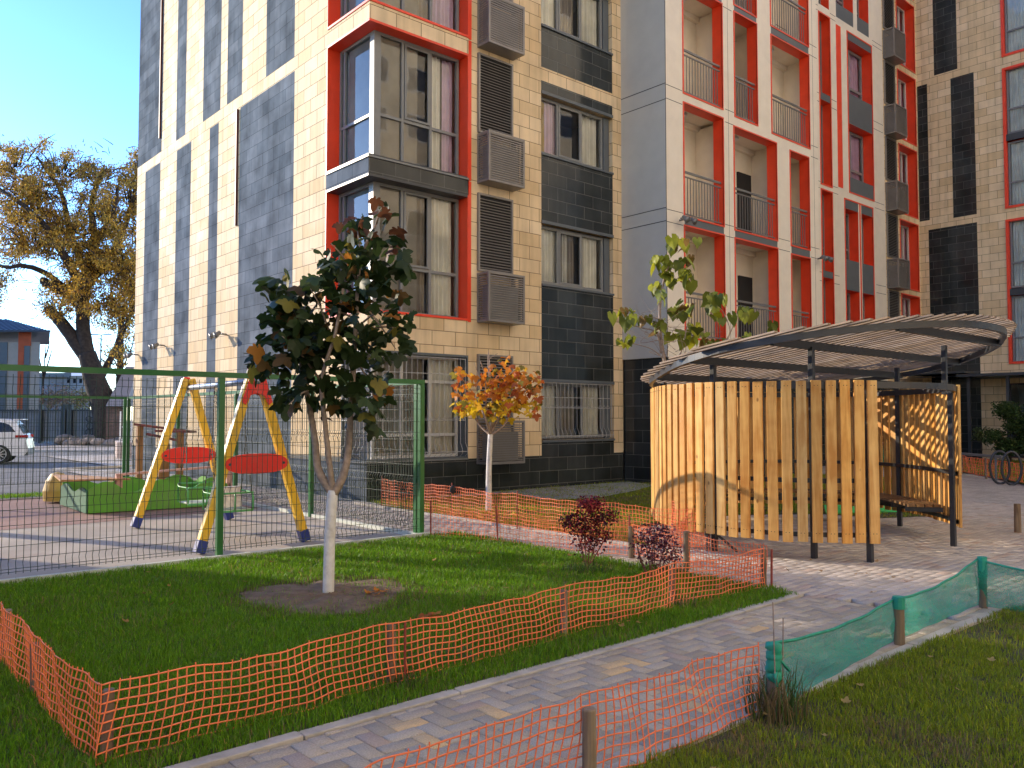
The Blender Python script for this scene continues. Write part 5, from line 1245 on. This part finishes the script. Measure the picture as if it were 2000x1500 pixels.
E1=Vector((r2.x,r2.y,8.9)); E0=E1-RT*14
for p_ in (A_,B_,C_,D_): p_.z=A_.z
mb.poly([A_,B_,E1,E0]); mb.poly([B_,C_,E1]); mb.poly([C_,D_,E0,E1]); mb.poly([D_,A_,E0]); mb.poly([A_,D_,C_,B_])
rr=mb.build('roof',mat('dark_blue_roof_metal',(.030,.033,.055),.35,metal=.3),hs)
mb=MB()
n=36
for i in range(n):
    t=(i+.5)/n; p0=A_.lerp(B_,t); nrm=(E0-A_); L=(E1-E0).length; W_=(B_-A_).length
    s=t*W_; # ribs run up the slope
    up_=(E0+E1)/2-(A_+B_)/2; up_=up_-RT*up_.dot(RT); 
    frac=1.0
    x_=s; right=W_-s; hip=(B_-E1).dot(RT); 
    if right<hip: frac=right/hip
    left=(E0-A_).dot(RT)
    if s<left: frac=min(frac,s/left)
    mb.bar(p0+Vector((0,0,.02)),p0+up_*frac+Vector((0,0,.02)),.04,.05)
mb.bar(A_,B_,.12,.12); mb.build('roof_rib',MATS['dark_blue_roof_metal'],rr)
# metal fence and gate
fe=thing('metal_fence','grey sheet metal fence with dark posts and a round wrought ornament beyond the road','fence',tuple(L2(-26,56,-.1)))
mb=MB(); d1=54
for (x0,x1) in ((-60,78),(84,119),(140,206)): fbox(mb,x0,x1,802,868,d1,.05,z0=.1)
mb.build('sheet_panel',mat('grey_sheet_metal',(.30,.30,.30),.55,metal=.2,var=.15,vs_=3),fe)
mb=MB()
for (x0,x1,y0) in ((76,82,790),(120,128,790),(131,140,790),(-30,-25,790)): fbox(mb,x0,x1,y0,875,d1-.25,.3,z0=-.1)
fbox(mb,120,140,800,870,d1-.1,.1); fbox(mb,-60,120,800,803,d1-.1,.08); fbox(mb,140,206,800,803,d1-.1,.08); fbox(mb,140,220,857,859,d1-.1,.08)
x=-58
while x<206:
    if not 119<x<140: fbox(mb,x,x+.8,798,868,d1-.12,.04,z0=.0)
    x+=5.2
mb.build('post',M_dmetal,fe)
mb=MB()
cx_,cy_=190,832
for (ox,oy,r) in [(0,0,8)]+[(13*math.cos(k*math.pi/3),13*math.sin(k*math.pi/3),6.5) for k in range(6)]+[(-16,-14,5),(16,14,5),(-17,12,5)]:
    c=PX(cx_+ox,cy_+oy,d1-.25); R_=r*d1/1620; mb.tube([c+RT*R_*math.cos(a)+Vector((0,0,R_*math.sin(a))) for a in [2*math.pi*i/16 for i in range(16)]],.035,5,closed=True)
mb.build('ornament',M_dmetal,fe)
# stone retaining edge and pile of leaves beyond the road
mb=MB(); 
for i in range(26):
    p=PX(118+i*5,0,50+random.uniform(-1,1)); p.z=random.uniform(0,.3); mb.ball(p,random.uniform(.25,.55),5,(1.2,1.2,.7))
tag(mb.build('rubble_heap',mat('pinkish_rubble',(.30,.23,.18),.95,var=.4,vs_=2,bump=1,bs=5)),'low pinkish heap of rubble and dry leaves at the foot of the metal fence','rubble',kind='stuff')
sheet('sidewalk',[tuple(L2(-60,46.5))[:2],tuple(L2(-8,38))[:2],tuple(L2(-8,60))[:2],tuple(L2(-60,60))[:2]],-.04,mat('pale_dusty_pavement',(.34,.30,.27),.9,var=.2,vs_=.5))
kerb('road_kerb',tuple(L2(-60,46.4))[:2],tuple(L2(-8,37.9))[:2],w=.15,h=.2,z=.05,L=2)
kerb('parking_kerb',tuple(L2(-14.4,26.2))[:2],tuple(L2(-11,30.0))[:2],w=.12,h=.12,z=.02,L=1.5)
kerb('parking_kerb',tuple(L2(-14.4,26.2))[:2],tuple(L2(-8.6,22.8))[:2],w=.12,h=.12,z=.02,L=1.5)
# shed with sloping roof
sh=thing('brick_shed','small brown brick shed with a steep sloping grey roof beside the big tree trunk','shed',tuple(L2(-23,50,-.1)))
mb=MB(); fbox(mb,208,247,792,880,49.5,3,z0=-.1); mb.build('wall',tile_mat('brown_brick',(.16,.09,.06),(.22,.12,.08),(.1,.08,.07),.9,bw=.25,rh=.08,ms=.01,z0=0),sh)
mb=MB(); p=[PX(206,794,49),PX(246,794,49),PX(268,716,51),PX(244,716,51)]; mb.poly(p); mb.poly([p[1],PX(262,794,52),PX(272,720,52),p[2]]); mb.poly([p[0]+FH*.01,p[3]+FH*.2,PX(240,794,53)]); mb.build('roof',mat('pinkish_grey_roof',(.36,.30,.28),.7,var=.1),sh)
# ramp block with white railing
rb=thing('ramp_wall','short pale stone ramp wall with a white railing beside the end of the tiled facade','ramp wall',tuple(L2(-15.2,33.4,0)))
mb=MB(); fbox(mb,230,259,864,902,33.4,3,z0=-.1); mb.build('wall',mat('pale_pink_stone',(.55,.44,.37),.8,var=.08),rb)
mb=MB()
for x in (236,258,280): a=PX(x,864,33.5); mb.tube([a,a+Vector((0,0,1.25))],.025,6)
for y in (834,858): a=PX(236,y,33.5); c=PX(300,y,33.5); mb.tube([a,c],.022,6)
mb.build('railing',M_white,rb)
# utility pole, lamp, wires
up=thing('utility_pole','tall dark wooden utility pole between the old tree and the tiled facade','utility pole',tuple(L2(-24.4,52.5,-.1)))
mb=MB(); a=PX(232,880,52.5); c=PX(234,621,52.5); a.z=-.1; mb.tube([a,c],[.24,.17],10); mb.build('pole',M_bark,up)
lp=thing('street_lamp','thin street lamp with a twin arm head above the fence rail','street lamp',tuple(L2(-37.2,75,-.1)))
mb=MB(); a=PX(195,850,75); a.z=-.1; c=PX(195,654,75); mb.tube([a,c],[.12,.06],8); mb.build('pole',M_rail,lp)
for s in (-1,1):
    mb=MB(); e=PX(195+s*8,652.5,75); mb.tube([c,e],.045,6); mb.obox(e+RT*s*.25,RT*.3,FH*.12,Vector((0,0,.05))); mb.build('lamp_head',M_rail,lp)
def wire(a,c,sag,label):
    mb=MB(); P=[a.lerp(c,i/16)-Vector((0,0,sag*4*(i/16)*(1-i/16))) for i in range(17)]; mb.tube(P,.018,4); tag(mb.build('power_line',M_dark,org=a),label,'power line','power lines')
wire(PX(-40,628,90),PX(234,632,52.5),.4,'lowest thin dark power line running to the utility pole')
wire(PX(-40,621,90),PX(234,626,52.5),.3,'highest thin dark power line running to the utility pole')
wire(PX(93,655,57),PX(234,690,52.5),.3,'thin power line from the house eave down to the pole')
wire(PX(60,693,120),PX(420,700,110),.5,'thin distant power line low over the far roofs')
# far buildings and bushes
fb=thing('far_building','far low grey building with flat roof seen above the metal fence','building',tuple(L2(-62,115,-.1)))
mb=MB(); fbox(mb,70,130,735,800,115,12,z0=-.1); mb.build('wall',mat('far_grey_wall',(.22,.23,.25),.8,var=.15,vs_=.3),fb); mb=MB(); fbox(mb,66,138,728,736,114,14); mb.build('roof',M_spand,fb)
fb=thing('far_building','far white house with a pale roof right of the low grey building','building',tuple(L2(-60,125,-.1)))
mb=MB(); fbox(mb,122,176,733,800,125,10,z0=-.1); w_=mb.build('wall',mat('far_white_wall',(.60,.60,.60),.8,var=.08),fb)
mb=MB(); a,c,e,f_=PX(118,734,124),PX(180,734,124),PX(165,724,130),PX(130,724,130); mb.poly([a,c,e,f_]); mb.build('roof',M_panel,fb)
mb=MB(); 
for x in (130,142,154): fbox(mb,x,x+5,740,748,124.9,.1)
mb.build('window',M_dark,w_)
def bush(name,label,cat_,bb,q,blobs,cols,sz,stem=None,group=None,kind_='oval'):
    t=thing(name,label,cat_,(*bb,-.05),group); mb=MB()
    for s in (stem or []): limb(mb,[px(bb,q,*p) for p in s],.06*q/50,.02*q/50,5)
    if not stem: limb(mb,[(bb[0],bb[1],-.05),(bb[0]+.05,bb[1],.6),(bb[0]+.1,bb[1],1.2)],.08,.03,5)
    mb.build('trunk',M_bark,t,smooth=True); pos=[];siz=[];co=[]
    for (x,y,rx,ry,n,dp) in blobs:
        for _ in range(n):
            pos.append(tuple(px(bb,q,x+random.gauss(0,rx*.55),y+random.gauss(0,ry*.55),random.gauss(0,dp)))); siz.append(random.uniform(*sz)); c=random.choice(cols); k=random.uniform(.6,1.4); co.append(tuple(k*a for a in c))
    leaves('crown',pos,siz,co,kind_,M_leafd,t,droop=.4); return t
for (x,q_,lab,cols) in ((105,60,'pinkish autumn bush behind the metal fence near the striped house',[(.42,.20,.16),(.45,.32,.18),(.3,.22,.12)]),(165,62,'yellow and pink autumn bush behind the ornament of the metal fence',[(.45,.36,.08),(.40,.22,.14),(.25,.28,.06)]),(225,64,'brownish red bush between the big trunk and the utility pole',[(.30,.14,.08),(.35,.26,.10)])):
    bb=L2((x-1000)/1620*q_,q_); bush('autumn_bush',lab,'bush',(bb.x,bb.y),q_,[(x,778,34,22,900,1.0),(x-20,790,25,18,400,1.0),(x+20,770,24,20,400,1.0)],cols,(.10,.22),group='autumn bushes behind the metal fence')
bb=L2((85-1000)/1620*70,70); bush('bare_tree','pale bare thin tree beside the corner of the striped house','tree',(bb.x,bb.y),70,[(88,690,12,22,60,.6)],[(.35,.28,.24)],(.08,.14),stem=[[(84,800),(84,740),(86,690),(88,670)],[(84,740),(95,700),(100,680)],[(84,735),(76,705),(74,690)],[(86,700),(92,680),(94,665)]])
bb=L2((238-1000)/1620*58,58); bush('autumn_tree','thin tree with sparse rusty leaves beside the dark utility pole','tree',(bb.x,bb.y),58,[(215,680,24,24,160,1),(245,650,20,30,420,1),(255,590,12,30,500,1),(200,705,20,16,90,1)],[(.32,.14,.06),(.35,.24,.06),(.40,.20,.10)],(.10,.2),stem=[[(236,850),(236,760),(240,700),(250,620)],[(238,740),(220,700),(205,680)],[(238,720),(255,680),(262,640)],[(236,770),(225,730),(196,700)]])
bb=L2((263-1000)/1620*75,75); bush('autumn_tree','tall bare grey tree peeking out behind the top left edge of the tiled facade','tree',(bb.x,bb.y),75,[(262,310,14,30,500,1),(258,380,12,40,600,1),(262,480,12,40,600,1)],[(.22,.18,.14),(.28,.18,.08)],(.10,.2),stem=[[(275,850),(272,600),(266,420),(258,300)],[(270,520),(255,440),(248,370)],[(268,450),(250,350),(246,300)],[(266,400),(272,330),(268,285)]])

# ---- car
car=thing('parked_car','white sport utility car with red tail lamp parked at the left beyond the playground','car',tuple(L2(-18.6,30.0,-.06)))
ux=(RT*.92+FH*.39).normalized(); uy=Vector((-ux.y,ux.x,0)); co_=L2(-18.35,29.7,-.06)+uy*.88   # origin: ground under rear axle centre, x towards tail
def cp(x,y,z): return co_+ux*x+uy*y+Vector((0,0,z))
prof=[(.88,.42),(.92,.55),(.90,.72),(.84,.95),(.78,1.06),(.62,1.12),(.2,1.13),(-1.2,1.10),(-2.4,1.05),(-3.3,.95),(-3.7,.75),(-3.72,.35),(-3.1,.28),(.45,.28)]
def arch(cx,n=10): return [(cx+.40*math.cos(a),.30+.40*math.sin(a)) for a in [math.pi*i/n for i in range(n+1)]]
low_=[(.92,.55),(.90,.42),(.80,.30)]+[(x,max(.28,z)) for x,z in arch(0)]+[(x,max(.28,z)) for x,z in arch(-2.7)]+[(-3.5,.28),(-3.7,.4),(-3.7,.75),(-3.4,.93),(-2.4,1.03),(-1.2,1.08),(.2,1.12),(.62,1.12),(.80,1.04),(.86,.90)]
mb=MB(); W2=.90
sec=[(-W2,1.0,0),(-W2+.06,1,.0)]
L_=[cp(x,-W2,z) for x,z in low_]; R2=[cp(x,W2,z) for x,z in low_]
mb.poly(L_[::-1]); mb.poly(R2)
for i in range(len(low_)): j=(i+1)%len(low_); mb.poly([L_[i],L_[j],R2[j],R2[i]])
M_car=mat('white_car_paint',(.78,.77,.76),.22,var=.01,spec=.6)
body=mb.build('body',M_car,car,bevel=.03)
mb=MB(); cab=[(.74,1.08),(.55,1.42),(.42,1.56),(.1,1.62),(-.9,1.64),(-1.5,1.58),(-2.3,1.08)]
L_=[cp(x,-W2+.03+(z-1.08)*.32,z) for x,z in cab]; R2=[cp(x,W2-.03-(z-1.08)*.32,z) for x,z in cab]
mb.poly(L_[::-1]); mb.poly(R2)
for i in range(len(cab)): j=(i+1)%len(cab); mb.poly([L_[i],L_[j],R2[j],R2[i]])
mb.build('roof',M_car,car,bevel=.04)
mb=MB(); g=[(.52,1.15),(.30,1.42),(.05,1.50),(-.9,1.52),(-1.45,1.48),(-1.95,1.13)]
for s in (-1,1): mb.poly([cp(x,s*(W2-.022-(z-1.08)*.32),z) for x,z in g])
mb.poly([cp(.77,-.65,1.10),cp(.77,.65,1.10),cp(.58,.58,1.42),cp(.58,-.58,1.42)])
mb.build('side_window',mat('car_glass',(.012,.014,.016),.06,spec=.8),car)
for s in (-1,1):
    mb=MB(); mb.obox(cp(.70,s*(W2-.13),.99),ux*.20,uy*.135,Vector((0,0,.055))); mb.build('tail_lamp',mat('red_lamp_plastic',(.35,.01,.015),.2),car,bevel=.02)
mb=MB(); mb.obox(cp(.55,0,1.60),ux*.16,uy*.6,Vector((0,0,.015))); mb.build('spoiler',M_car,car,bevel=.01)
mb=MB(); mb.obox(cp(.86,0,.42),ux*.07,uy*.86,Vector((0,0,.12))); mb.obox(cp(-1.35,-W2+.0,.33),ux*.9,uy*.02,Vector((0,0,.06)))
mb.build('bumper',mat('car_trim_plastic',(.10,.10,.10),.5),car,bevel=.02)
for cx in (0,-2.7):
    for s in (-1,1):
        mb=MB(); mb.tube([cp(cx,s*.70,.36),cp(cx,s*.88,.36)],.36,24); wh=mb.build('wheel',mat('tyre_rubber',(.02,.02,.02),.8),car,bevel=.02)
        mb=MB(); mb.tube([cp(cx,s*.86,.36),cp(cx,s*.885,.36)],.25,24); mb.build('brake_disc',M_dark,wh)
        mb=MB(); c=cp(cx,s*.893,.36)
        for k in range(10):
            a=2*math.pi*k/10; e=cp(cx+.235*math.cos(a),s*.893,.36+.235*math.sin(a)); mb.bar(c,e,.035,.02,up=tuple(uy))
        mb.tube([cp(cx+.245*math.cos(a),s*.893,.36+.245*math.sin(a)) for a in [2*math.pi*i/24 for i in range(24)]],.014,6,closed=True); mb.tube([cp(cx,s*.88,.36),cp(cx,s*.905,.36)],.05,12); mb.build('rim',mat('alloy_rim',(.55,.55,.55),.3,metal=.7),wh)

# ================================================================= RIGHT BACKGROUND
mb=MB(); c=Vector((22.4,7.2,0)); dr=(Vector((33.0,11.5,0))-c).normalized(); side=RT*.9+FH*.0
R_=.36
P=[c+Vector((0,0,.78))+ (Vector((.55,-.83,0))*.22*math.cos(a))+Vector((0,0,.70*math.sin(a))) for a in [2*math.pi*i/28 for i in range(28)]]
mb.tube([c+Vector((.55,-.83,0))*.27*math.cos(a)*.8+Vector((0,0,.38+.40*math.sin(a))) for a in [2*math.pi*i/28 for i in range(28)]],.03,8,closed=True)
mb.tube([c+Vector((0.12,.3,0))+Vector((.55,-.83,0))*.27*math.cos(a)*.8+Vector((0,0,.38+.40*math.sin(a))) for a in [2*math.pi*i/28 for i in range(28)]],.03,8,closed=True)
tag(mb.build('bicycle_stand',M_steel,org=tuple(c),smooth=True),'grey steel hoop bicycle stand at the edge of the far lawn','bicycle stand')
bn=thing('low_rail','long low grey pipe rail along the lawn in front of the entrance','rail',(25,10,0))
mb=MB(); a=Vector((26.5,11.8,.62)); e=Vector((23.0,7.6,.62)); mb.tube([a,e],.035,8); mb.build('pipe',M_rail,bn)
for t in (.05,.5,.95):
    p=a.lerp(e,t); mb=MB(); mb.tube([p,(p.x,p.y,-.05)],.028,8); mb.build('post',M_rail,bn)
f5=thing('netting_fence','orange plastic mesh fence round the far lawn by the building entrance','netting fence',(24,8,0))
net(f5,[(25.8,9.6),(24.2,8.4),(22.3,6.7),(20.6,4.8)],.04,.50,cell=.10,th=.008,wob=.03)
for x,y in ((25.8,9.6),(24.2,8.4),(22.3,6.7),(20.6,4.8)): wpost(f5,x,y,.52,.03)
tg=thing('net_fence','green net stretched in front of the dark entrance wall','net fence',(28,12,0))
mb=MB(); mb.poly([(26.6,12.6,0),(31.5,12.9,0),(31.5,12.9,.7),(26.6,12.6,.7)]); mb.build('netting',M_gnet,tg)
for x,y in ((26.6,12.6),(29,12.75),(31.5,12.9)): wpost(tg,x,y,.75,.03)
tg=thing('net_fence','bright green net lying along the lawn seen through the pavilion','net fence',(13.4,6.4,0))
mb=MB()
for i in range(12):
    x0=12.9+i*.14; y0=6.9-i*.075; mb.poly([(x0,y0,.02),(x0+.14,y0-.075,.02),(x0+.14,y0-.03,.16+.06*math.sin(i+1)),(x0,y0+.045,.16+.06*math.sin(i))])
mb.build('netting',mat('bright_green_net',(.03,.45,.12),.6,var=.2,vs_=14),tg,smooth=True)
wpost(tg,14.4,6.0,.3,.02,m=M_green)
sp=thing('wooden_stump','short weathered wooden post at the right edge of the block paving','post',(13.0,4.1,0)); wpost(sp,13.0,4.12,.40,.045)
# shrubs / pine at right
bb=(31.2,10.2); q_=bb[0]*FH.x+bb[1]*FH.y
bush('pine_shrub','dark green fluffy pine shrub in front of the entrance at the right edge','shrub',bb,q_,[(1965,800,22,14,1500,.4),(1985,830,22,14,1300,.4),(1940,850,18,12,900,.4),(1975,870,26,14,1300,.4),(2010,815,20,24,900,.4),(1955,878,16,14,500,.4),(2005,860,20,20,900,.4)],[(.045,.085,.02),(.07,.11,.025),(.03,.06,.015)],(.05,.13),stem=[[(1970,905),(1972,860),(1970,820)],[(1972,870),(1945,850)],[(1972,870),(1990,840)]])
bb=(28.5,12.4); q_=bb[0]*FH.x+bb[1]*FH.y
bush('potted_shrub','small dark shrub growing against the black granite base near the entrance','shrub',bb,q_,[(1915,845,14,10,260,.25),(1908,852,10,8,120,.2),(1925,860,12,8,160,.2)],[(.05,.08,.02),(.07,.09,.03)],(.05,.11),stem=[[(1915,880),(1915,862),(1913,848)]])
bl_=thing('planter_wall','low dark planter wall in front of the granite base','planter',(30,13,0))
mb=MB(); mb.box((27.5,12.9,-.1),(33.5,13.3,.75)); mb.build('wall',M_dmetal,bl_,bevel=.02)

# ================================================================= ADDED BLOCKS AND TREES OUT OF VIEW (they shade, bounce and reflect)
def block(name,label,c,ax,w,dp,h,wins=True,m=None,seed=1):
    t=thing(name,label,'building',tuple(c)); ax=Vector((math.cos(ax),math.sin(ax),0)); ay=Vector((-ax.y,ax.x,0)); mb=MB(); mb.obox(Vector(c)+Vector((0,0,h/2)),ax*w/2,ay*dp/2,Vector((0,0,h/2))); mb.build('wall',m or M_cream,t)
    if wins:
        for s in (-1,1):
            mb=MB(); mf=MB()
            nfl=int(h/3); nx=int(w/3.2)
            for i in range(nx):
                for j in range(nfl):
                    p=Vector(c)+ax*((i+.5)/nx-.5)*w+ay*s*(dp/2+.02)+Vector((0,0,1.7+3*j)); mb.obox(p,ax*.8,ay*.01,Vector((0,0,.75))); mf.obox(p-ay*s*.008+Vector((0,0,0)),ax*.9,ay*.01,Vector((0,0,.85)))
            mb.build('window_panes',mat('reflecting_glass',(.05,.06,.07),.05,spec=1),t); mf.build('window_surround',M_white,t)
    return t
block('apartment_building','unseen cream apartment block across the courtyard behind the viewer, sized to bounce light',(18,-20,-.1),0,96,12,38,m=mat('cream_render',(.80,.66,.46),.8,var=.06))  # unseen; brought close and made tall to throw warm light on shaded walls
# unseen shade casters and a reflected row, added left of the view
oc=L2(-20,-8.2,-.1)
block('apartment_building','long low apartment row far left of the picture beyond the road',L2(-66,32,-.1),math.atan2(.6,.75),100,10,9.5,m=mat('grey_render',(.30,.29,.28),.8,var=.1))
block('shade_block','long cream block added left of the viewer, unseen, shading the foreground',oc,YAW,44,8,7.4,m=mat('cream_render2',(.6,.54,.44),.8,var=.06))  # unseen occluder added to keep the near lawn and path in shade
def shade_tree(x,y,h,r,n,label):  # unseen tree, added for the dappled shade it casts
    t=thing('tree',label,'tree',(x,y,-.1),'added shade trees left of the view'); mb=MB(); limb(mb,[(x,y,-.1),(x+.1,y,h*.3),(x-.1,y+.1,h*.6),(x,y,h*.9)],.22,.05,8)
    for i in range(14):
        a=random.uniform(0,6.28); z=h*random.uniform(.35,.8); limb(mb,[(x,y,z),(x+math.cos(a)*r*.5,y+math.sin(a)*r*.5,z+r*.35),(x+math.cos(a)*r,y+math.sin(a)*r,z+r*.5)],.06,.015,5)
    mb.build('trunk',M_bark,t); pos=[];siz=[];co=[]
    for i in range(n//60):
        c=Vector((random.gauss(0,.5)*r,random.gauss(0,.5)*r,h*.68+random.gauss(0,.42)*r))
        for _ in range(60): pos.append((x+c.x+random.gauss(0,.35),y+c.y+random.gauss(0,.35),c.z+random.gauss(0,.3))); siz.append(random.uniform(.12,.26)); co.append((.12,.14,.03))
    leaves('crown',pos,siz,co,'oval',M_leafd,t)
shade_tree(-9.5,19.5,7.5,2.2,3000,'leafy tree added left of the playground nearest the fence, unseen shade caster')
shade_tree(-12.5,27.5,9,2.6,3000,'leafy tree added left of the playground by the road, unseen shade caster')
_s=L2(-13,13.9); shade_tree(_s.x,_s.y,8.3,.85,1300,'small unseen tree added left of the playground to shade the plaza')
